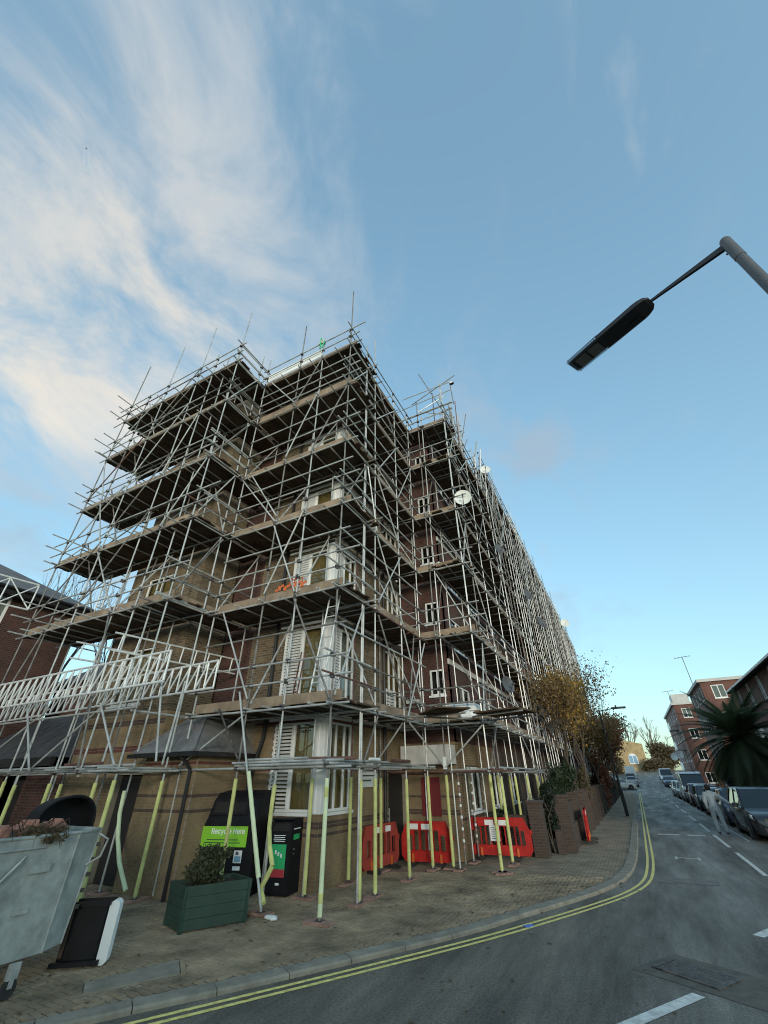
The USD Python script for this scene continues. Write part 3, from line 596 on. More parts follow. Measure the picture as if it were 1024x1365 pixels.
# long block ---------------------------------------------------------
lb = thing('long_block', 'long red brick block of flats running along the street behind dense scaffolding', 'building', (-9, 46, PZ))
Cr = PY(-5.2)
C0, C1 = 15.2, 79.0
ch, ci = [], 0
for i in range(20):
    for k in range(7):
        a = 16.2 + i * 3.1
        ch.append((a, a + 1.5, 1.2 + ST * k, 2.5 + ST * k, i, k))
holes = [h[:4] for h in ch if h[0] > 19.7 or h[5] < 6]
part(lb, 'wall', cat([wall(Cr, C0, 19.6, 3.2, 17.6, holes), wall(Cr, 19.6, C1, 3.2, 20.4, holes)]), M_brickR)
wl = part(lb, 'wall', wall(Cr, C0, C1, PZ, 3.2, holes), M_brickD)
c = Coll(wl); bricks(c, Cr, C0, 20.0, PZ, 3.2, holes, M_by, ((1.0, 1.1, M_bd),)); c.flush()
part(lb, 'wall', cat([box(-20, -5.42, C1 - .25, C1 - .02, PZ, 20.4), box(-20, -5.45, 19.6, 19.9, 17.6, 20.4)]), M_brickR)
part(lb, 'roof', box(-20, -5.0, 19.6, 79.2, 20.4, 20.6), M_conc)
part(lb, 'parapet', box(-7.0, -5.3, 15.3, 19.6, 17.6, 18.1), M_brickR)
for z in (5.75, 11.05): part(lb, 'string_course', pbox(Cr, C0 + .02, C1, .0, .06, z, z + .2), M_conc)
for a0, a1, z0, z1, i, k in [h for h in ch if h[0] > 19.7 or h[5] < 6]: window(lb, Cr, a0, a1, z0, z1, mull=((a0 + a1) / 2,), blind=M_dark if (i * 7 + k * 3) % 5 else M_blindw, sill=i < 8)

# ------------------------------------------------------------------ scaffolding
LV = [3.68, 6.45, 9.1, 11.6, 14.4, 16.75]
BASEZ = PZ + .045
def J(s): return rng.uniform(-s, s)
trng = random.Random(91)
class Scaffold:
    def __init__(self, label, loc):
        self.t = thing('scaffold', label, 'scaffold', loc); self.c = Coll(self.t)
    def tb(self, kind, p, q, r=.02415, mat=None): self.c.add(kind, tube(p, q, r, 8), mat or (M_dull if trng.random() < .28 else M_rusttube if trng.random() < .035 else M_galv))
    def clip(self, p, s=.062): self.c.add('coupler', obox(np.asarray(p) + [J(.008), J(.008), 0], (s * 1.5, J(.02), 0), (J(.02), s * 1.5, 0), (0, 0, s * 1.6)), M_rust)
    def foot(self, x, y, foam=True, along=(1, 0), pale=False, z1=2.2, sole=True):
        a = np.array([*along, 0]) ; b = np.array([-a[1], a[0], 0])
        if sole: self.c.add('sole_board', obox((x + J(.04), y + J(.04), PZ + .022), a * .52, b * .225, (0, 0, .038)), M_sole)
        if sole: self.c.add('base_plate', obox((x, y, PZ + .045), a * .15, b * .15, (0, 0, .008)), M_rust)
        if foam:
            self.c.add('foam_sleeve', tube((x, y, PZ + .07 + rng.uniform(0, .03)), (x + J(.006), y + J(.006), z1 + J(.05)), .043, 12), M_foam2 if pale else M_foam)
            for z in (.35, 1.95): self.c.add('foam_tape', tube((x, y, z + J(.1)), (x, y, z + .012 + J(.002) + J(.1) * 0 + .1), .0445, 12), M_foam)
    def deck(self, P, a0, a1, o0, o1, z, toe=True, gap=None, tz=.225):
        n = int(round((o1 - o0) / .235))
        for i in range(n):
            o = o0 + i * .235; x = a0 + rng.uniform(-.25, .1)
            while x < a1:
                L = min(3.9, a1 + rng.uniform(0, .22) - x)
                if L < .25: break
                zz = z + J(.005)
                if not (gap and gap[0] < x < gap[1]):
                    self.c.add('deck_board', pbox(P, x + .004, x + L - .004, -(o + .222), -o, zz, zz + .038), M_board)
                x += L
        if toe:
            x = a0 + J(.1)
            while x < a1:
                L = min(3.9, a1 + rng.uniform(-.05, .15) - x)
                if L < .3: break
                t = J(.006)
                self.c.add('toe_board', pbox(P, x + .004, x + L - .004, -(o0 - .005 + t), -(o0 - .043 + t), z + .0, z + tz), M_toe); x += L
    def face(self, wallP, A, levels, inn, a0, a1, deck=True, rails=True, tops=None, over=.35, trans_out=.25, brace=True, inner_A=None, foot=True, top=None, along=(1, 0), toe=True, foam_every=1, low=2.36, dk=None, ifoam=.3, no_foot=()):
        """Scaffold along a wall. wallP(a, -o, z): o is the distance in from the outer row of standards."""
        P = lambda a, o, z: np.array(wallP(a, -o, z), float)
        zt = (top or levels[-1]) + 1.2
        for i, a in enumerate(A):
            h = zt + rng.uniform(0, .5) if not tops or tops.get(i) is None else tops[i]
            p = P(a, 0, BASEZ if i not in no_foot else 2.3); q = P(a + J(.03), J(.02), h)
            self.tb('standard', p, q)
            if foot and i not in no_foot: self.foot(p[0], p[1], foam=(i % foam_every == 0), along=along)
        for a in (inner_A or A):
            p = P(a, inn, BASEZ); self.tb('standard', p, P(a + J(.02), inn, zt - rng.uniform(-.3, .5)))
            if foot: self.foot(p[0], p[1], foam=rng.random() < ifoam, along=along)
        lows = [low] + list(levels)
        for k, z in enumerate(lows):
            zl = z - .075 if k else z
            segs = [a0 - rng.uniform(.1, over)]
            while segs[-1] < a1 - 6.5: segs.append(segs[-1] + 6.1)
            segs.append(a1 + rng.uniform(.1, over))
            for u, v in zip(segs[:-1], segs[1:]):
                self.tb('ledger', P(u, -.045, zl + J(.01)), P(v + .15, -.045, zl + J(.01))); self.tb('ledger', P(u, inn - .045, zl + J(.01)), P(v + .15, inn - .045, zl + J(.01)))
            if k and rails:
                for dz in (.52, 1.0):
                    for u, v in zip(segs[:-1], segs[1:]): self.tb('guard_rail', P(u + J(.1), -.045, z + dz + J(.02)), P(v + rng.uniform(0, .3), -.045, z + dz + J(.02)))
            ts = sorted(list(A) + [(x + y) / 2 for x, y in zip(A[:-1], A[1:])] if k else list(A))
            for a in ts:
                b = a + rng.uniform(.05, .14)
                self.tb('transom', P(b, -rng.uniform(.1, trans_out), zl + .05), P(b, inn + rng.uniform(.05, .15), zl + .05))
            for a in A:
                self.clip(P(a, -.02, zl))
                if k and rails: self.clip(P(a, -.02, z + .52)); self.clip(P(a, -.02, z + 1.0))
            if k and deck: self.deck(wallP, a0, a1, .09, dk or inn - .02, z, toe)
            if k and k < len(lows) - 0:
                zn = lows[k + 1] if k + 1 < len(lows) else z + 1.6
                for i, a in enumerate(A):
                    if (i + k) % 2 == 0 and k + 1 < len(lows): self.tb('brace', P(a + .06, .02, z + .1), P(a + .06, inn - .02, zn - .2))
            if brace and k + 1 < len(lows):
                zn = lows[k + 1]
                for i in range(len(A) - 1):
                    if (i + k) % 3 == 0: s = (A[i], A[i + 1]) if (i + k) % 2 == 0 else (A[i + 1], A[i]); self.tb('brace', P(s[0], -.075, zl + .1), P(s[1], -.075, zn - .15))

# left scaffold round the projecting wing
SA = Scaffold('tall scaffold wrapped round the projecting left wing, its feet in yellow foam', (-13.8, 7.4, PZ))
FA = PX(6.75)
TA = [-17.44, -16.1, -14.75, -12.64, -11.6, -10.2]
SA.face(FA, TA, LV[1:], 1.3, -17.5, -10.15, tops={0: 20.9, 1: 17.9, 2: 20.8, 3: 20.9, 4: 18.1, 5: 20.3}, over=.75, trans_out=.55, low=2.4, dk=1.75, ifoam=0.0, no_foot=(4,), inner_A=[-17.0, -14.9, -12.64, -11.55])
FAr = PY(-10.2)
SA.face(FAr, [7.97], LV[1:], 1.05, 6.95, 9.9, tops={0: 18.6}, over=.5, brace=False, inner_A=[7.0], low=2.4, along=(0, 1))
for z in LV[1:]:
    for dz in (-.05, .5, 1.02):                                  # end rails poking out to the front
        SA.tb('guard_rail', (-17.44 + J(.05), 6.75 - rng.uniform(.45, .85), z + dz + .05), (-17.44 + J(.05), 9.5, z + dz + .05))
        SA.tb('guard_rail', (-10.14, 6.75 - rng.uniform(.1, .5), z + dz + .06), (-10.14, 8.5, z + dz + .06))
    SA.tb('brace', (-10.12, 6.85, z + .25), (-10.12, 7.9, z + 2.4)) if z < 15 else None
for x in (-17.44, -16.0): SA.tb('standard', (x, 9.4, BASEZ), (x, 9.4, 17.6 + J(.6)))
for k in range(1, len(LV) - 1):
    z0, z1 = LV[k], LV[k + 1]
    SA.tb('brace', (-17.3, 6.66, z0 + .4), (-14.8, 6.66, z1 + .3)); SA.tb('brace', (-12.5, 6.66, z1 + .9), (-14.6, 6.66, z0 + .6))
    SA.tb('brace', (-16.0, 6.8, z1 + .6), (-16.0, 8.0, z0 + .5)); SA.tb('standard', (-13.3 + J(.5), 7.95, z0 + .3), (-13.3 + J(.3), 7.95, z1 + .9))
    SA.tb('standard', (-10.9 + J(.1), 7.2, z0 + 2.8), (-10.9 + J(.1), 7.2, z0 + 4.2), mat=M_galv)
for x, y, pale in ((-14.2, 6.75, False), (-13.7, 7.6, False)):
    SA.tb('standard', (x, y, BASEZ), (x, y, 4.9)); SA.foot(x, y, pale=pale)
# tubes racked along the low lift
for i in range(5):
    x = rng.uniform(-17, -15); y = 6.7 + i * .09; z = 2.44 + (i % 2) * .06
    SA.tb('spare_tube', (x, y, z), (x + rng.uniform(4, 6.4), y + J(.1), z + J(.02)))
SA.tb('spare_tube', (-12.6, 6.92, 2.56), (-11.2, 6.98, 2.57), r=.035, mat=M_rusttube)
SA.tb('brace', (-14.89, 6.6, 4.0), (-13.5, 6.6, 2.45)); SA.tb('brace', (-11.44, 6.6, 3.85), (-10.15, 6.6, 2.5)); SA.tb('brace', (-9.3, 6.6, 4.15), (-9.0, 6.75, 2.55))
SA.tb('ledger', (-17.5, 6.7, 3.65), (-10.1, 6.7, 3.68)); SA.tb('brace', (-16.8, 6.7, 2.5), (-13.9, 6.7, 3.9)); SA.tb('brace', (-13.7, 6.72, 2.5), (-11.0, 6.72, 4.1))
SA.tb('ledger', (-10.3, 6.7, 3.62), (-10.25, 9.0, 3.62)); SA.tb('standard', (-9.1, 7.0, 2.5), (-9.0, 7.0, 4.2))
SA.c.add('foam_sleeve', path_tube([(-11.5, 7.95, 2.0), (-11.42, 7.93, 1.55), (-11.2, 7.9, 1.1), (-10.9, 7.9, .65), (-10.45, 7.9, .22)], .045, 10), M_foam2)
SA.c.flush()

# middle scaffold on the street corner
SB = Scaffold('scaffold at the street corner, the tallest corner pole rising above its top deck', (-7.5, 9.5, PZ))
FB, FBr = PX(8.3), PY(-5.65)
SB.face(FB, [-10.05, -8.15, -7.0, -5.65], LV, 1.3, -10.1, -5.5, tops={0: 18.6, 1: 19.9, 2: 18.0, 3: 20.7}, over=.4, trans_out=.3, low=2.42, foot=False, dk=1.7)
for i, (x, y) in enumerate(((-8.15, 8.3), (-5.65, 8.3), (-6.98, 9.62))): SB.foot(x, y, pale=(i == 1), along=(1, 0) if i != 3 else (0, 1))
SB.foot(-7.0, 8.3, foam=False)
SB.c.add('foam_sleeve', path_tube([(-7.0, 8.3, 2.1), (-7.02, 8.3, 1.75), (-7.02, 8.3, 1.35), (-6.93, 8.28, 1.05), (-6.80, 8.26, .78)], .045, 10), M_foam)
SB.c.add('foam_sleeve', path_tube([(-6.80, 8.25, .77), (-6.9, 8.24, .6), (-7.0, 8.22, .44)], .045, 10), M_foam)
SB.c.add('foam_sleeve', path_tube([(-7.0, 8.2, .44), (-6.9, 8.17, .36), (-6.80, 8.12, .27)], .045, 10), M_foam)
SB.face(FBr, [9.68, 10.36, 12.15, 13.7], LV, 1.2, 9.7, 14.0, tops={0: 18.4, 1: 19.8, 2: 18.0, 3: 18.2}, over=.35, trans_out=.3, low=2.42, along=(0, 1), inner_A=[11.2, 12.9], dk=1.35, ifoam=1.0)
for z in LV: SB.tb('guard_rail', (-5.58, 8.0 - rng.uniform(0, .4), z + .54), (-5.58, 10, z + .54)); SB.tb('guard_rail', (-5.58, 8.1 - rng.uniform(0, .3), z + 1.03), (-5.58, 10, z + 1.03)); SB.tb('ledger', (-5.58, 8.1 - rng.uniform(0, .4), z - .07), (-5.58, 10, z - .07))
for k in range(5):
    z0, z1 = LV[k], LV[k + 1]
    SB.tb('brace', (-8.1, 8.2, z0 + .2), (-6.95, 8.2, z1 + .2) if k % 2 else (-9.6, 8.2, z1 - .1)); SB.tb('brace', (-5.56, 10.4 if k % 2 else 12.1, z0 + .2), (-5.56, 12.1 if k % 2 else 10.4, z1 - .2))
    SB.tb('ledger', (-10.1, 8.25, (z0 + z1) / 2 + .35), (-5.3, 8.25, (z0 + z1) / 2 + .35)); SB.tb('ledger', (-5.6, 8.2, (z0 + z1) / 2 + .38), (-5.6, 14, (z0 + z1) / 2 + .38))
for i in range(9):
    y = 8.22 + (i % 4) * .085; x = rng.uniform(-8.3, -7.4); z = 2.47 + (i // 4) * .055
    SB.tb('spare_tube', (x, y, z), (x + rng.uniform(1.6, 2.6), y + J(.05), z), mat=M_galv)
for i in range(6):
    x = -5.62 - (i % 3) * .09; y = rng.uniform(8.2, 9.2); z = 2.48 + (i // 3) * .055
    SB.tb('spare_tube', (x, y, z), (x + J(.05), y + rng.uniform(3.2, 5), z))
SB.tb('spare_tube', (-6.1, 8.25, 2.56), (-5.35, 8.9, 2.57), r=.035, mat=M_rusttube); SB.tb('spare_tube', (-5.55, 11.0, 2.58), (-5.55, 12.2, 2.58), r=.035, mat=M_rusttube)
SB.tb('spare_tube', (-5.55, 9.9, 2.58), (-5.55, 10.4, 2.58), r=.034, mat=M_sheet)
SB.tb('brace', (-5.55, 12.3, 3.55), (-5.2, 13.9, 2.5)); SB.tb('brace', (-5.68, 12.2, 3.6), (-6.8, 12.4, 2.5)); SB.tb('brace', (-8.9, 8.1, 3.7), (-8.0, 8.1, 2.6), mat=M_rust)
SB.tb('brace', (-5.5, 12.1, 3.7), (-5.35, 13.4, 6.1)); SB.tb('brace', (-5.5, 12.2, 3.7), (-5.7, 13.3, 6.4))
rk = ((-8.3, 8.1, 4.05), (-6.80, 8.06, .2))
SB.tb('raking_tube', *rk); SB.c.add('foam_sleeve', tube((-7.6, 8.08, 2.35), (-6.95, 8.07, .62), .045, 12), M_foam2)
SB.c.add('sheet_panel', box(-10.0, -7.1, 8.33, 8.345, 17.02, 17.5), M_sheet)
SB.c.add('toe_board', box(-10.0, -5.6, 8.37, 8.41, 14.62, 14.84), M_toe)
SB.c.flush()

# long scaffold down the street
SC = Scaffold('long dense scaffold standing along the street front of the long block', (-4.4, 46, PZ))
FC, FCe = PY(-3.8), PX(13.95)
AC = [13.95, 15.2] + [17.2 + 2.05 * i for i in range(31)]
LC = LV + [19.35]
tops = {i: rng.uniform(20.6, 21.3) if i > 3 else rng.uniform(18.5, 20.4) for i in range(len(AC))}
# the near end stops one lift lower
near = [a for a in AC if a < 22]; farA = [a for a in AC if a > 21]
SC.face(FC, near, LV, 1.15, 13.95, 22.0, tops={i: rng.uniform(18.3, 20.2) for i in range(len(near))}, along=(0, 1), low=2.33, over=.3, trans_out=.35, dk=1.32)
SC.face(FC, farA, LC, 1.15, 22.0, 78.8, tops={i: rng.uniform(20.2, 22.6) for i in range(len(farA))}, along=(0, 1), low=2.33, over=.2, trans_out=.35, dk=1.32, foam_every=3)
SC.face(FCe, [-5.14, -3.8], LV, 1.1, -6.75, -3.75, tops={0: 18.7, 1: 19.4}, low=2.33, over=.4, trans_out=.3, inner_A=[-6.3])
for i, a in enumerate(farA[:-1]):                                # extra standards and crossed braces: the front reads as a thicket
    h = rng.uniform(17.5, 20.8); SC.tb('standard', (-3.72, a + .5 + J(.2), rng.choice([BASEZ, 2.4, 3.6])), (-3.72, a + .5 + J(.2), h))
    for k in range(6):
        if (i * 5 + k * 3) % 4 < 2: z0, z1 = LC[k], LC[k + 1]; s = (a, a + 2.05) if (i + k) % 2 else (a + 2.05, a); SC.tb('brace', (-3.72, s[0], z0 + .1), (-3.72, s[1], z1 + .1))
for k in range(12):
    y = 15.5 + k * .55; SC.tb('standard', (-3.9 - rng.uniform(0, 1.0), y, 16.9), (-3.9 + J(.6), y + J(.5), 18.9 + rng.uniform(0, 1.6)))
for k in range(34):
    y = rng.uniform(14, 24); x = -3.75 - rng.uniform(0, 1.4) * (k % 2); SC.tb('standard', (x, y, 16.6), (x + J(.35), y + J(.35), 18.2 + rng.uniform(0, 2.0)))
for k in range(12): y = 14.2 + k * .8; SC.tb('guard_rail', (-3.6, y, 17.3 + rng.uniform(0, 1.9)), (-5.2 + J(.3), y + J(.6), 17.4 + rng.uniform(0, 2.0)))
for z in (17.4, 17.9, 18.7): SC.tb('guard_rail', (-6.6, 14.1, z), (-3.3, 14.0 + J(.2), z + J(.1)))
SC.tb('guard_rail', (-5.4, 13.9, 18.6), (-3.0, 14.2, 19.9)); SC.tb('guard_rail', (-5.9, 13.9, 19.25), (-3.2, 13.9, 19.2)); SC.tb('standard', (-3.2, 13.95, 17.6), (-3.25, 13.95, 19.3)); SC.tb('brace', (-4.9, 14, 20.9), (-3.7, 14.4, 17.2))
y = 30.0
while y < 78: SC.c.add('sheet_panel', box(-3.91, -3.895, y, y + 2.9, 19.5, 20.75 + J(.15)), M_sheet); y += 3.0
for x in range(3):
    for i in range(5): SC.tb('spare_tube', (-3.75 - i * .1, 15 + x * 6, 2.43), (-3.75 - i * .1 + J(.05), 15 + x * 6 + 5.2, 2.43))
for i in range(6): SC.c.add('deck_board', obox((-4.66 + .10 * i - .12, 12.14 + .15 * i, 3.80 + .006 * i), (1.02, -1.0, .02), (.14, .15, 0), (0, 0, .038)), M_board)
for i in range(6): SC.c.add('deck_board', obox((-3.05 + .05 * i, 12.75 + .22 * i, 3.76), (1.35, -.45, .0), (.09, .2, 0), (0, 0, .038)), M_board)
for y0 in (12.9, 14.2): SC.tb('transom', (-3.9, y0 + .35, 3.70), (-2.3, y0 - .3, 3.70))
SC.tb('transom', (-5.6, 12.9, 3.74), (-3.9, 12.6, 3.74)); SC.tb('ledger', (-5.7, 11.9, 3.70), (-3.6, 14.4, 3.70))
for i, y in enumerate((14.6, 15.9, 17.3)):                       # hazard-striped tube wraps
    for k in range(14): SC.c.add('warning_wrap', tube((-5.0, y, .45 + k * .14), (-5.0, y, .52 + k * .14), .034, 10), M_refl if k % 2 else M_sole)
    SC.tb('standard', (-5.0, y, BASEZ), (-5.0, y, 2.5))
SC.c.add('pole_sleeve', tube((-3.8, 15.23, PZ + .1), (-3.8, 15.23, 2.2), .042, 12), M_foam2)
SC.c.add('cover_box', box(-5.18, -5.09, 13.86, 13.94, 2.4, 2.72), M_sheet)
SC.c.flush()

# ------------------------------------------------------------------ lattice beams, ladder, dishes, loads on the decks
def lattice(name, label, p, q, h, step, up=(0, 0, 1), group=None, cross=False):
    p, q, up = map(lambda v: np.array(v, float), (p, q, up)); L = np.linalg.norm(q - p); d = (q - p) / L
    t = thing(name, label, 'lattice beam', tuple(p), group=group)
    part(t, 'chord', tube(p, q, .030), M_alu); part(t, 'chord', tube(p + up * h, q + up * h, .030), M_alu)
    n = int(L / step)
    for i in range(n + 1):
        a = p + d * (i * L / n)
        part(t, 'strut', tube(a + up * .02, a + up * (h - .02), .024, 6), M_alu)
        if i < n: part(t, 'diagonal', tube(a + up * .02, a + d * (L / n) + up * (h - .02), .024, 6), M_alu)
        if i < n and cross: part(t, 'diagonal', tube(a + up * (h - .02), a + d * (L / n) + up * .02, .022, 6), M_alu)
    return t
lattice('lattice_beam', 'long aluminium lattice girder nearest the camera, crossing in front of the left scaffold', (-20.5, 6.42, 4.02), (-9.0, 6.42, 4.1), .68, .34)
lattice('lattice_beam', 'second aluminium lattice girder behind the front one, ending above the porch roof', (-19.5, 7.95, 4.0), (-9.1, 7.95, 4.2), .68, .34)
lattice('lattice_beam', 'aluminium girder high at the left edge against the red brick house', (-18.3, 2.2, 7.35), (-18.0, 6.7, 7.45), .95, .8, cross=True)
def flat_beam(label, p, q, side, rungs):
    p, q, side = map(lambda v: np.array(v, float), (p, q, side)); t = thing('ladder_beam', label, 'ladder beam', tuple(p))
    part(t, 'stile', tube(p, q), M_alu); part(t, 'stile', tube(p + side, q + side), M_alu)
    for i in range(rungs): a = p + (q - p) * ((i + .5) / rungs); part(t, 'rung', tube(a, a + side, .02, 6), M_alu)
flat_beam('ladder shaped aluminium beam lying level above the front girder, towards the wall', (-11.0, 6.1, 5.0), (-10.6, 10.0, 5.05), (.05, 0, .42), 9)
flat_beam('second ladder shaped beam, further left above the front girder', (-12.9, 6.2, 5.05), (-12.6, 9.6, 5.1), (.05, 0, .42), 8)
flat_beam('upright ladder standing at the far left end of the wing scaffold', (-16.7, 8.3, 6.6), (-16.8, 8.2, 10.4), (.4, 0, 0), 13)
ld = thing('ladder', 'steel ladder leaning up from the first deck to the second at the street corner', 'ladder', (-6.4, 8.75, 3.72))
A0, A1 = np.array([-6.62, 8.72, 3.75]), np.array([-6.28, 9.0, 6.95])
for s in (0, 1): part(ld, 'stile', tube(A0 + np.array([.34, .0, 0]) * s, A1 + np.array([.34, .0, 0]) * s, .022, 8), M_alu)
for i in range(11): a = A0 + (A1 - A0) * ((i + .6) / 11.4); part(ld, 'rung', tube(a, a + [.34, 0, 0], .014, 6), M_alu)
lr = thing('ladder', 'short rust red ladder propped inside the first deck guard rail', 'ladder', (-7.0, 8.8, 3.72))
for s in (0, 1): part(lr, 'stile', tube((-7.05 + .12 * s, 8.62, 3.73), (-6.98 + .12 * s, 8.75, 5.0), .02), M_rusttube)
for i in range(7): part(lr, 'rung', tube((-7.04, 8.63, 3.85 + i * .16), (-6.92, 8.64, 3.85 + i * .16), .012, 6), M_rusttube)
og = thing('orange_fittings', 'orange plastic netting pieces hung along the second deck board', 'netting', (-7.2, 8.35, 6.5))
for i in range(11): part(og, 'strip', obox((-7.75 + i * .1, 8.32, 6.72 + (i % 3) * .05), (.1, 0, J(.03)), (0, .012, 0), (J(.02), 0, .07 + (i % 2) * .05)), M_orange)
part(og, 'net', cat([box(-7.35, -6.95, 8.42, 8.43, 6.7 + .09 * k, 6.73 + .09 * k) for k in range(4)] + [box(-7.35 + .1 * k, -7.33 + .1 * k, 8.43, 8.44, 6.68, 7.02) for k in range(5)]), M_orange)
def pillow(c, s, seed, b=.3):
    from scipy.spatial import ConvexHull
    r = np.random.default_rng(seed); P = r.normal(size=(260, 3)); P /= np.linalg.norm(P, axis=1, keepdims=True); P = np.sign(P) * np.abs(P) ** b; P *= np.array(s) / 2 * r.uniform(.93, 1.03, (260, 1))
    return hull(P + np.asarray(c))
wp = thing('wrapped_bundle', 'bundle wrapped in crumpled white plastic on the first deck of the long scaffold', 'bundle', (-4.7, 14.5, 3.72))
part(wp, 'plastic_wrap', pillow((-4.75, 14.5, 3.98), (1.5, .7, .5), 3), M_sheet); part(wp, 'board_stack', box(-4.5, -3.9, 14.1, 14.35, 3.73, 3.98), M_toe)
for k in range(3): part(wp, 'strap', box(-5.2 + k * .45, -5.16 + k * .45, 14.12, 14.14, 3.75, 4.2), M_blue)
for lb_, c, s in (('white plastic sack standing on a deck of the long scaffold, half way up', (-4.9, 14.4, 9.32), (.3, .3, .4)), ('pale plastic wrap bundled on the street corner of the first deck, by the loose boards', (-4.2, 13.8, 3.82), (.5, .3, .2))):
    t = thing('plastic_sack', lb_, 'sack', tuple(c)); part(t, 'sack', pillow(c, s, 5, .6), M_sheet); part(t, 'tie', tube(np.array(c) + [0, 0, s[2] * .42], np.array(c) + [.01, 0, s[2] * .62], .03), M_sheet)
fl = thing('floodlight', 'small floodlight at the end of a tube on top of the long scaffold', 'floodlight', (-3.15, 13.95, 19.25))
part(fl, 'housing', cbox(-3.24, -3.04, 13.86, 14.0, 19.0, 19.16, .02), M_black); part(fl, 'bracket', tube((-3.15, 13.95, 19.15), (-3.15, 13.95, 19.3), .015), M_black); part(fl, 'lens', box(-3.22, -3.06, 13.85, 13.859, 19.02, 19.14), M_refl)
cl = thing('green_coupler', 'green netting clump tied to the top rail of the corner scaffold', 'netting', (-7.1, 8.25, 17.7))
for i in range(6): part(cl, 'strand', tube((-7.15 + J(.15), 8.2, 17.5 + J(.2)), (-7.05 + J(.15), 8.2, 17.9 + J(.2)), .03, 6), M_signg if i % 2 else M_galv)

def dish(label, px, py, X, size, face=(.45, -.85, .05), col=None, group=None, cx=None):
    d = CF * FPX + CR * (px - 512) - CU * (py - 682.5); c = EYEP + d * (X / d[0])
    size *= .7 if px < 800 else 1.0; t = thing('satellite_dish', label, 'satellite dish', tuple(c), group=group)
    f = np.array(face, float); f /= np.linalg.norm(f); _, a, b = frame_of(f); b = np.cross(f, a)
    rr = np.linspace(0, 1, 6); prof = [(r * size / 2, .12 * size * r * r) for r in rr]; prof2 = [(r * size / 2, .12 * size * r * r - .012) for r in rr[::-1]]
    V, F = lathe(prof + prof2, 22); V = V @ np.array([a, b, f]) + c
    part(t, 'reflector', (V, F), col or M_dishg)
    tip = c + f * size * .5 - np.array([0, 0, .08]) * size
    dn = -b if b[2] > 0 else b
    part(t, 'feed_arm', tube(c + dn * size * .46 + f * .1 * size, tip, .014, 6), M_rust); part(t, 'feed_horn', obox(tip, f * .12, a * .06, b * .06), M_grey)
    part(t, 'mast', path_tube([c - f * .02, c - f * .14 - np.array([0, 0, .1]), c - f * .16 - np.array([0, 0, .75])], .02, 8), M_rust)
dish('largest pale satellite dish high on the near end of the long scaffold', 617, 664, -3.45, 1.02, face=(.25, -.95, -.05), col=M_dishw)
dish('pale satellite dish standing out against the sky at the scaffold edge, upper one', 647, 627, -3.35, .9, (.2, -.7, .1), M_dishw)
dish('dark satellite dish low on the long scaffold beside the loose decking', 676, 913, -3.4, .85, (.85, -.5, .12))
dish('dark satellite dish just above the yellow leaved tree, left one of the low pair', 724, 948, -3.4, .95, (.85, -.5, .12))
dish('dark satellite dish just above the yellow leaved tree, right one of the low pair', 735, 970, -3.4, .85, (.85, -.45, .1))
dish('dark dish a third of the way along the long scaffold, below the big pale dish', 664, 732, -3.4, .9, (.85, -.5, .12))
dish('dark dish further along the long scaffold, second below the pale dishes', 703, 793, -3.4, 1.1, (.85, -.5, .12))
dish('dark dish over the ochre tree, farthest of those on the scaffold face', 721, 830, -3.4, 1.1, (.85, -.5, .12))
dish('pale round dish standing out against the sky near the far end of the scaffold', 753, 831, -3.2, 1.55, (.2, -.75, .1), M_dishw)

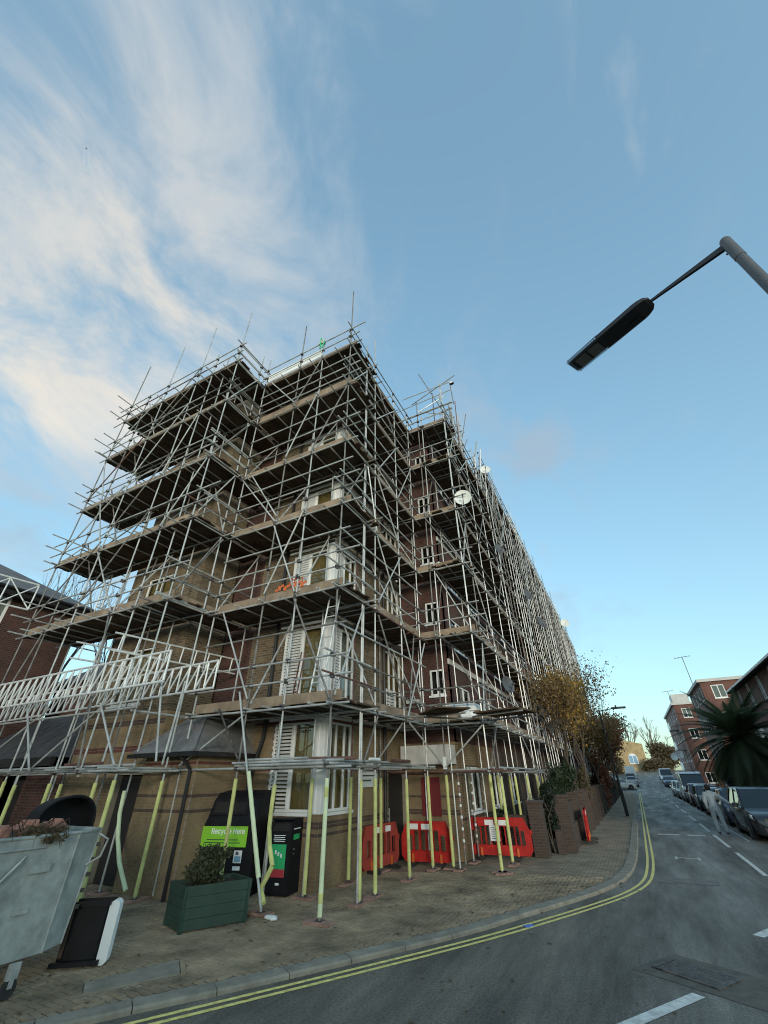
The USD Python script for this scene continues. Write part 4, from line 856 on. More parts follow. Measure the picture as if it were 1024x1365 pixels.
# ------------------------------------------------------------------ plastic barriers
def barrier(label, p, q, mat, slots=9, tilt=0.0, notice=False, refl=(.32, .62), hbase=.12, H=.9, solid=False):
    p, q = np.array([*p, PZ], float), np.array([*q, PZ], float); L = np.linalg.norm(q - p); ex = (q - p) / L; n = np.array([ex[1], -ex[0], 0])
    if n @ (EYEP - p) < 0: n = -n
    up = np.array([0, 0, 1.0]) * math.cos(tilt) + n * math.sin(tilt)
    t = thing('plastic_barrier', label, 'barrier', tuple((p + q) / 2))
    import shapely, trimesh
    outer = shapely.Polygon([(.10, 0), (L - .10, 0), (L, .12), (L, H * .62), (L - .16, H), (.16, H), (0, H * .62), (0, .12)]).buffer(.02)
    hs = []
    w = (L - .3) / slots
    for i in range(slots):
        x = .15 + i * w; z0, z1 = H * .27, H * .76
        if (i == 0 or i == slots - 1): z1 = H * .64
        hs.append(shapely.box(x + w * .2, z0, x + w * .8, z1).buffer(.012))
    shp = outer
    if not solid:
        for h in hs: shp = shp.difference(h)
    def put(m, o=0.0): 
        V = np.asarray(m[0]); return p + [0, 0, hbase] + V[:, :1] * ex + V[:, 1:2] * up + (V[:, 2:3] + o) * n, m[1]
    m = trimesh.creation.extrude_polygon(shp, .045, engine='earcut'); part(t, 'panel', put((np.array(m.vertices), np.array(m.faces)), -.022), mat)
    rim = trimesh.creation.extrude_polygon(outer.difference(outer.buffer(-.045)), .075, engine='earcut'); part(t, 'rim', put((np.array(rim.vertices), np.array(rim.faces)), -.037), mat)
    for i, h in enumerate(hs):
        if solid: break
        rb = trimesh.creation.extrude_polygon(h.buffer(.014).difference(h), .07, engine='earcut'); part(t, 'slot_rib', put((np.array(rb.vertices), np.array(rb.faces)), -.035), mat)
    for f in refl:
        part(t, 'reflector', put(box(L * f - .14, L * f + .14, H * .80, H * .95, .046, .05), -.005), M_refl)
    for s in (.22, .78):
        c = p + ex * L * s
        part(t, 'foot', obox(c + [0, 0, .05], ex * .12, n * .62, (0, 0, .07)), M_rubber)
        part(t, 'foot_pin', put(box(L * s - .03, L * s + .03, -.1, .16, .03, .06)), M_orange)
    part(t, 'hook', put(box(L, L + .07, H * .55, H * .68, -.02, .03)), mat)
    if notice:
        part(t, 'notice', put(box(L * .38, L * .53, H * .36, H * .80, .05, .054), .0), M_paper)
        for k in range(6): part(t, 'print_line', put(box(L * .40, L * (.46 + .05 * (k % 2)), H * (.72 - .06 * k), H * (.74 - .06 * k), .0542, .0555)), M_grey)
barrier('faded red plastic barrier of the angled pair, the one turned towards the planter', (-7.0, 12.1), (-6.85, 13.95), M_barrier2, 6, refl=(.42, .68))
barrier('bright red plastic barrier of the angled pair, set across the entrance', (-6.75, 14.1), (-5.25, 14.25), M_barrier, 6, refl=(.25, .5))
barrier('red plastic barrier with a white paper notice, beside the first brick pier', (-5.35, 16.0), (-3.4, 16.25), M_barrier, 11, notice=True, refl=(.38, .6))
barrier('red barrier seen almost end on, leaning on the second garden pier', (-2.2, 20.4), (-2.33, 22.3), M_barrier, 7, refl=(.3, .62), tilt=.06)

# ------------------------------------------------------------------ bins and planter
rb = thing('recycling_bank', 'large black recycling bank with a lime green Recycle Here sign', 'recycling bank', (-8.7, 9.7, PZ))
P0 = np.array([-9.72, 8.80]); P1 = np.array([-8.2, 9.22]); e1 = P1 - P0; W = np.linalg.norm(e1); e1 /= W; e2 = np.array([-e1[1], e1[0]])
def RB(u, v, z): q = P0 + e1 * u + e2 * v; return (q[0], q[1], PZ + z)
W = 1.56; Dp = .95
prof = [(0, .03), (0, 1.24), (.05, 1.34), (.22, 1.76), (.33, 1.87), (.6, 1.92), (Dp, 1.86), (Dp, .03)]
def side_body(ins, zs=1.0):
    V = [RB(ins, v, z) for v, z in prof] + [RB(W - ins, v, z) for v, z in prof]; n = len(prof)
    F = [(i, (i + 1) % n, n + (i + 1) % n) for i in range(n)] + [(i, n + (i + 1) % n, n + i) for i in range(n)] + [(0, k + 1, k) for k in range(1, n - 1)] + [(n, n + k, n + k + 1) for k in range(1, n - 1)]
    return np.array(V), np.array(F)
import trimesh
body = part(rb, 'body', side_body(0), M_black)
def front(u0, u1, s0, s1, o=.012, th=.012):
    """Plate on the sloped upper front between fractions s0..s1 of the slope."""
    a, b = np.array([.05, 1.34]), np.array([.22, 1.76]); A, B = a + (b - a) * s0, a + (b - a) * s1; nn = np.array([-(b - a)[1], (b - a)[0]]); nn /= np.linalg.norm(nn)
    c = [A + nn * o, B + nn * o, B + nn * (o + th), A + nn * (o + th)]
    V = np.array([RB(u, *q) for u in (u0, u1) for q in c]); return V, tri([(0, 1, 2, 3), (7, 6, 5, 4), (0, 4, 5, 1), (1, 5, 6, 2), (2, 6, 7, 3), (3, 7, 4, 0)])
part(rb, 'aperture_surround', front(.3, 1.26, .2, .92, 0, .03), M_black); part(rb, 'aperture', front(.38, 1.18, .32, .80, .03, .003), M_dark)
part(rb, 'base_plinth', cat([obox(RB(W / 2, Dp / 2, .05), (*(e1 * (W + .06)), 0), (*(e2 * (Dp + .06)), 0), (0, 0, .1))]), M_black)
for u in (.0, W): part(rb, 'corner_rib', cat([tube(RB(u, 0, .05), RB(u, 0, 1.24), .022), tube(RB(u, 0.05, 1.34), RB(u, .22, 1.76), .022)]), M_black)
sp = part(rb, 'sign', obox(RB(W * .5, -.012, 1.04), (*(e1 * 1.22), 0), (*(e2 * .012), 0), (0, 0, .38)), M_lime)
ex3, n3 = np.array([*e1, 0]), np.array([*(-e2), 0])
part(sp, 'lettering', place(text('Recycle Here', .10), np.array(RB(.46, -.0185, 1.09)), ex3, (0, 0, 1)), M_signw)
for k in range(2): part(sp, 'small_print', obox(RB(W * .5, -.0195, .98 - k * .055), ex3 * (.8 + .12 * k), n3 * .002, (0, 0, .016)), M_green)
pp = part(rb, 'poster', obox(RB(1.22, -.009, .68), ex3 * .2, n3 * .004, (0, 0, .22)), M_paper)
part(pp, 'picture', obox(RB(1.22, -.0125, .64), ex3 * .15, n3 * .002, (0, 0, .1)), M_blue); part(pp, 'picture', obox(RB(1.20, -.0125, .74), ex3 * .07, n3 * .002, (0, 0, .06)), M_grey)
part(rb, 'label_plate', obox(RB(1.22, -.009, .48), ex3 * .18, n3 * .004, (0, 0, .07)), M_signw)

lbn = thing('litter_bin', 'square black litter bin with a green and red poster beside the recycling bank', 'litter bin', (-7.65, 9.8, PZ))
q0, q1 = np.array([-7.92, 9.42]), np.array([-7.39, 9.52]); f1 = (q1 - q0) / np.linalg.norm(q1 - q0); f2 = np.array([-f1[1], f1[0]]); bw, bd = .54, .58
def LB(u, v, z): q = q0 + f1 * u + f2 * v; return np.array([q[0], q[1], PZ + z])
F3, G3 = np.array([*f1, 0]), np.array([*(-f2), 0])
prof = [(.02, .02), (0, .08), (0, 1.12), (.10, 1.30), (.14, 1.34), (bd, 1.36), (bd, .02)]
V = [LB(0, v, z) for v, z in prof] + [LB(bw, v, z) for v, z in prof]; n = len(prof)
part(lbn, 'body', (np.array(V), np.array([(i, (i + 1) % n, n + (i + 1) % n) for i in range(n)] + [(i, n + (i + 1) % n, n + i) for i in range(n)] + [(0, k + 1, k) for k in range(1, n - 1)] + [(n, n + k, n + k + 1) for k in range(1, n - 1)])), M_black)
part(lbn, 'lid_rim', obox(LB(bw / 2, .18, 1.36), F3 * (bw + .05), G3 * .34, (0, 0, .035)), M_black)
part(lbn, 'aperture', obox(LB(bw / 2, .045, 1.205), F3 * .40, np.array(LB(0, .1, 1.28)) - LB(0, 0, 1.14), G3 * .02), M_dark)
po = part(lbn, 'poster', obox(LB(.27, -.006, .62), F3 * .36, G3 * .006, (0, 0, .56)), M_signg)
part(po, 'red_strip', obox(LB(.27, -.0105, .40), F3 * .36, G3 * .003, (0, 0, .14)), M_signr)
for k in range(3): part(po, 'mark', obox(LB(.2 + .07 * k, -.0105, .76 - .03 * k), F3 * .04, G3 * .003, (0, 0, .07)), M_signw)
for k in range(4): part(lbn, 'print_line', obox(LB(.26, -.005, 1.06 - k * .035), F3 * (.3 - .03 * (k % 2)), G3 * .003, (0, 0, .014)), M_signw)
part(lbn, 'print_line', obox(LB(.3, -.005, .22), F3 * .09, G3 * .003, (0, 0, .04)), M_signw)
S3 = np.array([*f1, 0])
part(lbn, 'side_label', obox(LB(bw + .004, .28, 1.02), S3 * .004, G3 * .28, (0, 0, .10)), M_signg); part(lbn, 'print_line', obox(LB(bw + .004, .3, 1.17), S3 * .003, G3 * .34, (0, 0, .022)), M_signw)
for z in (.8, .72): part(lbn, 'lock', mv(lathe([(0, -.01), (.012, -.01), (.012, .01), (0, .01)], 8), LB(bw, .2, z)), M_galv)

pl = thing('planter', 'dark green timber planter box holding a small leafy shrub', 'planter', (-7.6, 7.2, PZ))
g0, g1, g2 = np.array([-7.46, 6.84]), np.array([-6.93, 7.82]), np.array([-8.22, 7.12]); h1, h2 = g1 - g0, g2 - g0
h2 = h2 / np.linalg.norm(h2) * .72
def PB(u, v, z, f=0.0):
    k = 1 + f * z; c = g0 + h1 * .5 + h2 * .5; q = g0 + h1 * u + h2 * v; q = c + (q - c) * k; return (q[0], q[1], PZ + z)
HT = .60
for i in range(4):
    z0, z1 = .02 + i * .145, .02 + i * .145 + .14
    for (u0, v0), (u1, v1) in (((0, 0), (1, 0)), ((1, 0), (1, 1)), ((1, 1), (0, 1)), ((0, 1), (0, 0))):
        A, B = np.array([u0, v0]), np.array([u1, v1]); inn = (np.array([.5, .5]) - (A + B) / 2) * .08
        V = [PB(*(p + o), z, .10) for p, o in ((A, 0 * inn), (B, 0 * inn), (B, inn), (A, inn)) for z in (z0, z1)]
        V = np.array([V[0], V[2], V[4], V[6], V[1], V[3], V[5], V[7]]) + [J(.002), J(.002), 0]; part(pl, 'board', (V, _BF), M_green)
for u, v in ((0, 0), (1, 0), (0, 1), (1, 1)): part(pl, 'corner_post', obox(np.array(PB(u * .94 + .03, v * .94 + .03, .3, .1)), (.06, 0, 0), (0, .06, 0), (0, 0, .6)), M_green)
part(pl, 'soil', (np.array([PB(u, v, .53, .1) for u, v in ((.04, .05), (.96, .05), (.96, .95), (.04, .95))]), np.array([[0, 1, 2, 3]])), M_soil)
def leaves(c, r, n, size, seed, clumps=10, flat=1.0, shell=.45, elong=1.9):
    """n leaf-sized faces in clumps through an ellipsoid; two triangles each, cupped."""
    g = np.random.default_rng(seed); r = np.asarray(r, float); cc = g.normal(size=(clumps, 3)); cc /= np.linalg.norm(cc, axis=1, keepdims=True); cc *= g.uniform(.25, .8, (clumps, 1))
    k = g.integers(0, clumps, n); d = g.normal(size=(n, 3)); d /= np.linalg.norm(d, axis=1, keepdims=True)
    p = (cc[k] + d * (g.uniform(0, 1, (n, 1)) ** shell) * g.uniform(.28, .5, (clumps, 1))[k]) * r + np.asarray(c)
    a = g.normal(size=(n, 3)); a /= np.linalg.norm(a, axis=1, keepdims=True); b = np.cross(a, g.normal(size=(n, 3))); b /= np.linalg.norm(b, axis=1, keepdims=True)
    s = size * g.uniform(.6, 1.35, (n, 1)); nn = np.cross(a, b)
    V = np.stack([p - a * s * elong * .5, p + b * s * .5 - nn * s * .12, p + a * s * elong * .5, p - b * s * .5 - nn * s * .12], 1).reshape(-1, 3)
    i = np.arange(n)[:, None] * 4; return V, np.vstack([i + [0, 1, 2], i + [0, 2, 3]])
sh = thing('planter_shrub', 'small variegated evergreen shrub growing in the green planter', 'shrub', (-7.6, 7.35, PZ + .53))
part(sh, 'stem', cat([path_tube([(-7.62, 7.36, PZ + .5), (-7.62 + J(.1), 7.36 + J(.1), PZ + .75), (-7.6 + J(.3), 7.36 + J(.25), PZ + .95)], [.018, .012, .004], 6) for _ in range(9)]), M_bark)
part(sh, 'foliage', leaves((-7.62, 7.36, PZ + .80), (.50, .55, .34), 4200, .034, 4, 30), L_box)

# old zinc waste bin with its black lid up
zb = thing('zinc_waste_bin', 'big dented zinc waste bin on castors at the left edge, heaped with rubble', 'waste bin', (-8.0, 3.9, PZ))
T = 1.53 + PZ; Bz = .36
top = np.array([(-7.42, 2.2), (-7.42, 4.62), (-7.62, 5.05), (-8.65, 5.02), (-8.65, 2.2)]); bot = np.array([(-7.42, 2.4), (-7.42, 4.60), (-7.58, 4.92), (-8.45, 4.5), (-8.45, 2.4)])
V = np.vstack([np.c_[top, np.full(5, T)], np.c_[bot, np.full(5, Bz)], np.c_[top * .94 + top.mean(0) * .06, np.full(5, T)], np.c_[top * .94 + top.mean(0) * .06, np.full(5, T - .35)]])
F = []
for i in range(5):
    j = (i + 1) % 5; F += [(i, i + 5, j + 5, j), (i, j, j + 10, i + 10), (i + 10, j + 10, j + 15, i + 15)]
F = np.vstack([tri(F), [[5, 6, 7], [5, 7, 8], [5, 8, 9]]]); zbody = part(zb, 'body', (V, F), M_binzinc)
def onf(y, t, o): x = -7.42; return np.array([x + o, y, T + (Bz - T) * t])
part(zb, 'rim', path_tube([(*top[k % 5], T) for k in (0, 1, 2, 3)], .022, 8), M_binzinc)
part(zb, 'rib', tube(onf(2.2, .1, .01), onf(4.2, .1, .01), .014), M_binzinc); part(zb, 'rib', tube(onf(2.2, .64, .012), onf(3.95, .66, .012), .016), M_galv)
part(zb, 'rib', obox(onf(4.15, .62, .012), (.02, 0, 0), (0, .18, 0), (0, 0, .05)), M_galv)
part(zb, 'rib', obox(onf(4.2, .28, .02), (.05, 0, 0), (0, .26, 0), (0, 0, .09)), M_binzinc)
part(zb, 'handle', path_tube([onf(3.98, .16, .01), onf(3.92, .2, .05), onf(3.7, .4, .05), onf(3.64, .44, .01)], .013), M_galv)
part(zb, 'handle', path_tube([(-7.5, 4.98, T - .05), (-7.42, 5.08, T - .12), (-7.45, 5.05, T - .32), (-7.6, 4.95, T - .42)], .015), M_galv)
part(zb, 'corner_strip', cat([tube((*top[1], T), (*bot[1], Bz), .014), tube((*top[2], T), (*bot[2], Bz), .016)]), M_binzinc)
for k in range(5): a = np.array([*top[2], T]) * (1 - .15 - .14 * k) + np.array([*bot[2], Bz]) * (.15 + .14 * k); part(zb, 'hinge_lug', obox(a + [.02, .03, 0], (.04, .01, 0), (-.01, .05, 0), (0, 0, .045)), M_rust)
for (x, y) in ((-7.55, 2.7), (-7.28, 4.24), (-8.3, 4.2)):
    cs = part(zb, 'castor', cat([obox((x, y, .30), (.05, 0, 0), (0, .12, 0), (0, 0, .14)), obox((x + .03, y, .24), (.012, 0, 0), (0, .05, 0), (0, 0, .16)), obox((x - .03, y, .24), (.012, 0, 0), (0, .05, 0), (0, 0, .16))]), M_galv)
    V, F = lathe([(0, -.02), (.085, -.02), (.095, 0), (.085, .02), (0, .02)], 18); V = V[:, [2, 0, 1]] + [x, y, PZ + .1]; part(cs, 'wheel', (V, F), M_rubber)
# lid: a curved black shell standing open behind the rim
n = 18; arc = []
for i in range(n + 1):
    a = math.pi * i / n; arc.append((4.93 - (.52 if math.cos(a) > 0 else .40) * math.cos(a), T - .08 + .50 * math.sin(a) ** .6))
V = np.array([(-8.32, y, z) for y, z in arc] + [(-8.62, y * .98 + .09, z * .97 + .05) for y, z in arc] + [(-8.32, 4.85, T - .1), (-8.62, 4.85, T - .1)]); m = n + 1
F = [(i, i + 1, m + i + 1, m + i) for i in range(n)]; F = np.vstack([tri(F), [[2 * m + 1, m + i + 1, m + i] for i in range(n)]])
lid = part(zb, 'lid', (V, F), M_black); part(lid, 'lid_edge', path_tube([(-8.30, y, z) for y, z in arc], .022, 8), M_black)
for i, (x, y, a, b) in enumerate(((-7.75, 3.95, .3, .4), (-7.86, 4.12, 1.0, .9), (-7.7, 4.42, .2, .9), (-7.95, 3.8, .7, .2), (-7.62, 3.68, .1, .15), (-7.72, 3.5, 1.4, .1), (-7.9, 4.4, .5, .3), (-7.8, 4.2, .9, .1))):
    t = thing('rubble_block', ['broken terracotta block tilted on the rubble in the zinc bin', 'largest upright terracotta block in the zinc bin', 'terracotta block nearest the black lid, standing on end', 'terracotta block lying low behind the others in the zinc bin', 'pale terracotta slab lying on the bin rim at the left edge', 'flat terracotta slab at the photo edge on the bin rim', 'half buried terracotta block behind the dead twigs', 'small terracotta lump under the dead twigs'][i], 'block', (x, y, T + .02))
    s = (.20, .13, .12) if i not in (1, 2) else (.22, .15, .17)
    R = Rz(a) @ Rx(b); part(t, 'block', rot(cbox(x - s[0] / 2, x + s[0] / 2, y - s[1] / 2, y + s[1] / 2, T + .0, T + s[2], .012), R, (x, y, T + .05)), M_rubble)
    part(t, 'mortar_crumb', rot(cbox(x - .05, x + .05, y - s[1] / 2 - .01, y - s[1] / 2, T + .03, T + .08, .004), R, (x, y, T + .05)), M_mortar)
tw = thing('dead_plant', 'dead brown plant trailing over the rim of the zinc bin', 'dead plant', (-7.5, 4.05, T))
for k in range(26):
    a = np.array([-7.55 + J(.08), 4.05 + J(.28), T + .04]); b = a + [.12 + J(.08), J(.2), .08 + J(.1)]; c_ = b + [.04 + J(.05), J(.15), -rng.uniform(.05, .28)]
    part(tw, 'stem', path_tube([a, b, c_], [.007, .005, .003], 5), M_twig)
part(tw, 'dry_leaf', leaves((-7.42, 4.08, T + .02), (.14, .34, .16), 260, .035, 9, 8), L_brown)

db = thing('dumped_bed_base', 'black padded base with a white rounded end dumped on its side by the zinc bin', 'dumped furniture', (-7.5, 5.2, PZ))
w0 = np.array([-7.36, 5.43]); wd = np.array([-.80, -.60]); wd /= np.linalg.norm(wd); wn = np.array([.60, -.80])
def DB(u, v, z): q = w0 + wd * u + wn * v; return np.array([q[0], q[1], PZ + z])
def dbox(u0, u1, v0, v1, z0, z1, b=.02):
    m = cbox(u0, u1, v0, v1, z0, z1, b); V = np.array(m[0]); q = w0 + V[:, :1] * wd + V[:, 1:2] * wn; return np.c_[q, PZ + V[:, 2]], m[1]
import shapely
cap = shapely.Point(0, 0).buffer(.075); m = trimesh.creation.extrude_polygon(shapely.union_all([shapely.box(-.068, -.27, .068, .27), shapely.Point(0, .27).buffer(.068), shapely.Point(0, -.27).buffer(.068)]), .14, engine='earcut')
V = np.array(m.vertices); c3 = DB(-.03, -.02, .345); wd3, wn3 = np.array([*wd, 0]), np.array([*wn, 0]); Vw = c3 + V[:, :1] * wd3 + V[:, 1:2] * np.array([0, 0, 1.0]) + (V[:, 2:3] - .08) * (-wn3); part(db, 'white_end', (Vw, np.array(m.faces)), M_refl)
part(db, 'padded_panel', dbox(.05, .50, -.10, .06, .06, .66), M_black); part(db, 'end_board', dbox(.50, .55, -.12, .07, .1, .62, .008), M_twig)
for v in (-.12, .10): part(db, 'leg', obox(DB(.30, v, .05), wd3 * .62, wn3 * .05, (0, 0, .05)), M_black); part(db, 'rail', obox(DB(.28, v, .66), wd3 * .52, wn3 * .05, (0, 0, .05)), M_black)
lp = thing('crushed_litter', 'crushed pale plastic litter on the paving below the raking tube', 'litter', (-6.6, 8.2, PZ)); part(lp, 'crumple', pillow((-6.62, 8.15, PZ + .03), (.26, .14, .06), 8, .7), M_sheet); part(lp, 'flap', obox((-6.5, 8.1, PZ + .02), (.1, .03, .01), (-.02, .06, 0), (0, 0, .006)), M_sheet)
lf = leaves((0, 0, 0), (1, 1, 1), 1, .05, 1); g = np.random.default_rng(21); pts = []
while len(pts) < 420:
    x, y = g.uniform(-9, -.3), g.uniform(4, 26)
    if in_view(x, y, .1): pts.append((x, y, (PZ if pv_near.contains(shapely.Point(x, y)) else 0.0) + .012))
V, F = [], []
for p in pts:
    a = g.uniform(0, 6.28); s = g.uniform(.02, .055); e = np.array([math.cos(a), math.sin(a), g.uniform(-.1, .2)]) * s; f = np.array([-math.sin(a), math.cos(a), g.uniform(-.1, .2)]) * s * .5; n0 = len(V); V += [p - e, p + f, p + e, p - f]; F.append((n0, n0 + 1, n0 + 2, n0 + 3))
part('/World', 'fallen_leaves', (np.array(V), tri(F)), L_brown, kind='stuff', label='small fallen leaves scattered over the paving and the road', cat='leaves')

# ------------------------------------------------------------------ street lamps
sl_ = thing('street_lamp', 'tall grey street lamp close to the camera, its black lantern reaching into the sky', 'street lamp', (1.85, 2.80, 0))
part(sl_, 'column', lathe([(.07, 0), (.07, 1.6), (.042, 1.75), (.037, 5.78), (.0, 5.78)], 24, (1.85, 2.80, 0)), M_grey, smooth=30)
part(sl_, 'cap', lathe([(.040, 5.70), (.040, 5.97), (.033, 5.99), (0, 5.995)], 24, (1.85, 2.80, 0)), M_grey, smooth=30)
for a in (0.5, 2.2): part(sl_, 'bolt', tube((1.85 + .037 * math.cos(a), 2.8 + .037 * math.sin(a), 5.85), (1.85 + .052 * math.cos(a), 2.8 + .052 * math.sin(a), 5.85), .008), M_rust)
dv = np.array([-.845, .50, 0]); dv /= np.linalg.norm(dv); nv = np.array([dv[1], -dv[0], 0]); o = np.array([1.85, 2.80, 0])
def arm(a, z, s): return o + dv * a + np.array([0, 0, z]) + nv * s
V = np.array([arm(.03, 5.885, -.014), arm(.03, 5.885, .014), arm(.03, 5.945, .014), arm(.03, 5.945, -.014), arm(.66, 5.995, -.010), arm(.66, 5.995, .010), arm(.66, 6.015, .010), arm(.66, 6.015, -.010)])
part(sl_, 'arm', (V, np.array([[0, 3, 2, 1], [4, 5, 6, 7], [0, 1, 5, 4], [1, 2, 6, 5], [2, 3, 7, 6], [3, 0, 4, 7]])), M_lampk)
pts = []
for a, w, zb, zt in ((.62, .05, 5.99, 6.01), (.65, .085, 5.978, 6.018), (.70, .102, 5.972, 6.02), (.74, .106, 5.968, 6.022), (1.14, .106, 5.972, 6.02), (.74, .085, 5.962, 6.034), (1.12, .085, 5.964, 6.032)):
    for s in (-w, w):
        for z in (zb, zt): pts.append(arm(a, z, s))
ln = part(sl_, 'lantern', hull(pts), M_lampk)
part(ln, 'light_unit', hull([arm(a, z, s) for a, w in ((1.10, .088), (1.47, .078)) for s in (-w, w) for z in (5.978, 6.015)]), M_lampk)
for k in range(2): part(ln, 'led_panel', hull([arm(a, z, s) for a in (1.16 + k * .15, 1.28 + k * .15) for s in (-.062, .062) for z in (5.970, 5.980)]), M_led)
for s in (-1, 1):
    part(ln, 'fin_rail', tube(arm(1.12, 6.0, s * .122), arm(1.49, 6.0, s * .105), .004, 6), M_lampk)
    for k in range(13): a = 1.14 + k * .028; part(ln, 'cooling_fin', obox(arm(a, 5.998, s * .10), dv * .007, nv * .045, (0, 0, .02)), M_lampk)
for k in range(7): part(ln, 'cooling_fin', obox(arm(1.485, 5.998, -.075 + k * .025), dv * .03, nv * .007, (0, 0, .02)), M_lampk)
part(ln, 'fin_rail', tube(arm(1.50, 6.0, -.105), arm(1.50, 6.0, .105), .004, 6), M_lampk)
part(ln, 'latch', obox(arm(.80, 5.957, .04), dv * .14, nv * .05, (0, 0, .006)), M_rubber)
fl2 = thing('street_lamp', 'dark street lamp standing on the pavement far down the street before the junction', 'street lamp', (-1.15, 34.6, PZ))
part(fl2, 'column', lathe([(.10, PZ), (.10, 1.4), (.06, 1.5), (.055, 6.0), (0, 6.0)], 14, (-1.15, 34.6, 0)), M_lampk)
part(fl2, 'arm', tube((-1.15, 34.6, 5.9), (-.3, 34.6, 6.0), .03), M_lampk); part(fl2, 'lantern', cbox(-.35, .55, 34.45, 34.75, 5.97, 6.08, .03), M_grey); part(fl2, 'sensor', tube((-.05, 34.6, 6.08), (-.05, 34.6, 6.2), .04), M_lampk)
part(fl2, 'door', box(-1.06, -1.04, 34.55, 34.65, .5, 1.1), M_grey)

# ------------------------------------------------------------------ garden walls, plants and trees along the left pavement
gw = thing('garden_wall', 'dark brick garden wall with tall piers along the left pavement', 'wall', (-2.7, 40, PZ))
def pier(x, y, h, s=.44): part(gw, 'pier', box(x - s / 2, x + s / 2, y - s / 2, y + s / 2, PZ, PZ + h), M_brickD); part(gw, 'coping', cbox(x - s / 2 - .04, x + s / 2 + .04, y - s / 2 - .04, y + s / 2 + .04, PZ + h, PZ + h + .07, .015), M_brickD)
pier(-3.28, 17.15, 1.38); part(gw, 'low_wall', box(-4.4, -3.5, 17.1, 17.32, PZ, PZ + 1.05), M_brickD)
pier(-2.62, 18.5, 1.5, .46); part(gw, 'low_wall', box(-2.92, -2.7, 17.9, 18.2, PZ, PZ + .62), M_brickD)
py = [21.4, 24.0] + [26.2 + 2.55 * i for i in range(20)]
for y in py: pier(-2.6, y, 1.5 if y < 60 else 1.4)
for a, b in zip([18.5] + py[:-1], py): part(gw, 'low_wall', box(-2.7, -2.48, a + .3, b - .22, PZ, PZ + .68), M_brickD)
for a, b in zip([18.5] + py[:9], py[:10]):
    part(gw, 'railing', cat([box(-2.61, -2.57, a + .3, b - .22, PZ + 1.3, PZ + 1.33)] + [tube((-2.59, y, PZ + .68), (-2.59, y, PZ + 1.32), .009, 6) for y in np.arange(a + .4, b - .25, .13)]), M_pipe)
def bush(label, c, r, n, size, seed, m, name='garden_bush', cat_='bush', group=None, clumps=14):
    t = thing(name, label, cat_, (c[0], c[1], PZ), group=group); g = np.random.default_rng(seed)
    part(t, 'stem', globals()['cat']([path_tube([(c[0] + g.normal() * r[0] * .2, c[1] + g.normal() * r[1] * .2, PZ), (c[0] + g.normal() * r[0] * .3, c[1] + g.normal() * r[1] * .3, c[2]), (c[0] + g.normal() * r[0] * .5, c[1] + g.normal() * r[1] * .5, c[2] + r[2] * .7)], [.03, .02, .006], 6) for _ in range(8)]), M_bark)
    part(t, 'foliage', leaves(c, r, n, size, seed, clumps), m); return t
bush('dark evergreen bush crowded between the first two brick piers', (-3.15, 18.2, 1.0), (.55, .75, .95), 2800, .065, 11, L_dark)
bush('light green climbing bush rising behind the second brick pier', (-3.1, 20.4, 1.7), (.5, 1.1, 1.2), 2200, .075, 12, L_green)
bush('clump of spiky green leaves behind the barrier with the paper notice', (-4.6, 17.6, .8), (.4, .4, .6), 700, .11, 13, L_green)
bush('mixed green bush leaning over the wall by the end-on barrier', (-3.0, 24.0, 1.6), (.6, 1.4, 1.2), 2600, .08, 14, L_green)
bush('brownish hedge plant over the wall under the yellow leaved tree', (-3.0, 29.5, 1.5), (.6, 2.2, 1.1), 3000, .09, 15, L_brown)
bush('rust coloured bush beside the dark street lamp', (-2.7, 41.5, 2.1), (.9, 3.4, 1.7), 3600, .12, 16, L_red)
bush('dull green hedge on the wall past the dark street lamp', (-2.9, 52.0, 1.9), (.7, 6.0, 1.5), 3400, .14, 17, L_green)
def tree(label, x, y, h, spread, seed, m, nleaf, size, z0=PZ, tr=.11, lo=.35, name='autumn_tree', levels=4, bm=None, cat_='tree', lean=(0, 0), sparse=1.0):
    g = np.random.default_rng(seed); t = thing(name, label, cat_, (x, y, z0)); segs, tips = [], []
    def grow(p, d, L, r, lv):
        d = d / np.linalg.norm(d); e = p + d * L; mid = (p + e) / 2 + g.normal(size=3) * L * .05
        segs.append(path_tube([p, mid, e], [r, r * .82, r * .62], 7 if lv < 2 else 5))
        if lv >= 2: tips.append(mid); tips.append(e)
        if lv >= levels: return
        for k in range(3 if lv < 2 else int(g.integers(2, 4))):
            a = g.uniform(0, 6.28); s = g.uniform(.35, .85) * spread; _, u, v = frame_of(d)
            nd = d + (u * math.cos(a) + v * math.sin(a)) * s + np.array([0, 0, .18]); grow(e if k < 2 else p + (e - p) * g.uniform(.55, .9), nd, L * g.uniform(.6, .82), r * .58, lv + 1)
    grow(np.array([x, y, z0 - .05]), np.array([lean[0], lean[1], 1.0]), h * lo, tr, 0)
    part(t, 'trunk', segs[0], M_bark if bm is None else bm); part(t, 'branches', globals()['cat'](segs[1:]), M_bark if bm is None else bm)
    if nleaf:
        T_ = np.array(tips); k = g.integers(0, len(T_), nleaf); keep = g.random(len(T_)) < sparse; k = k[keep[k]]; n = len(k)
        p = T_[k] + g.normal(size=(n, 3)) * h * .045; a = g.normal(size=(n, 3)); a /= np.linalg.norm(a, axis=1, keepdims=True); b = np.cross(a, g.normal(size=(n, 3))); b /= np.linalg.norm(b, axis=1, keepdims=True); s = size * g.uniform(.6, 1.3, (n, 1))
        V = np.stack([p - a * s * .8, p + b * s * .5, p + a * s * .8, p - b * s * .5], 1).reshape(-1, 3); i = np.arange(n)[:, None] * 4
        part(t, 'crown', (V, np.vstack([i + [0, 1, 2], i + [0, 2, 3]])), m)
    return t
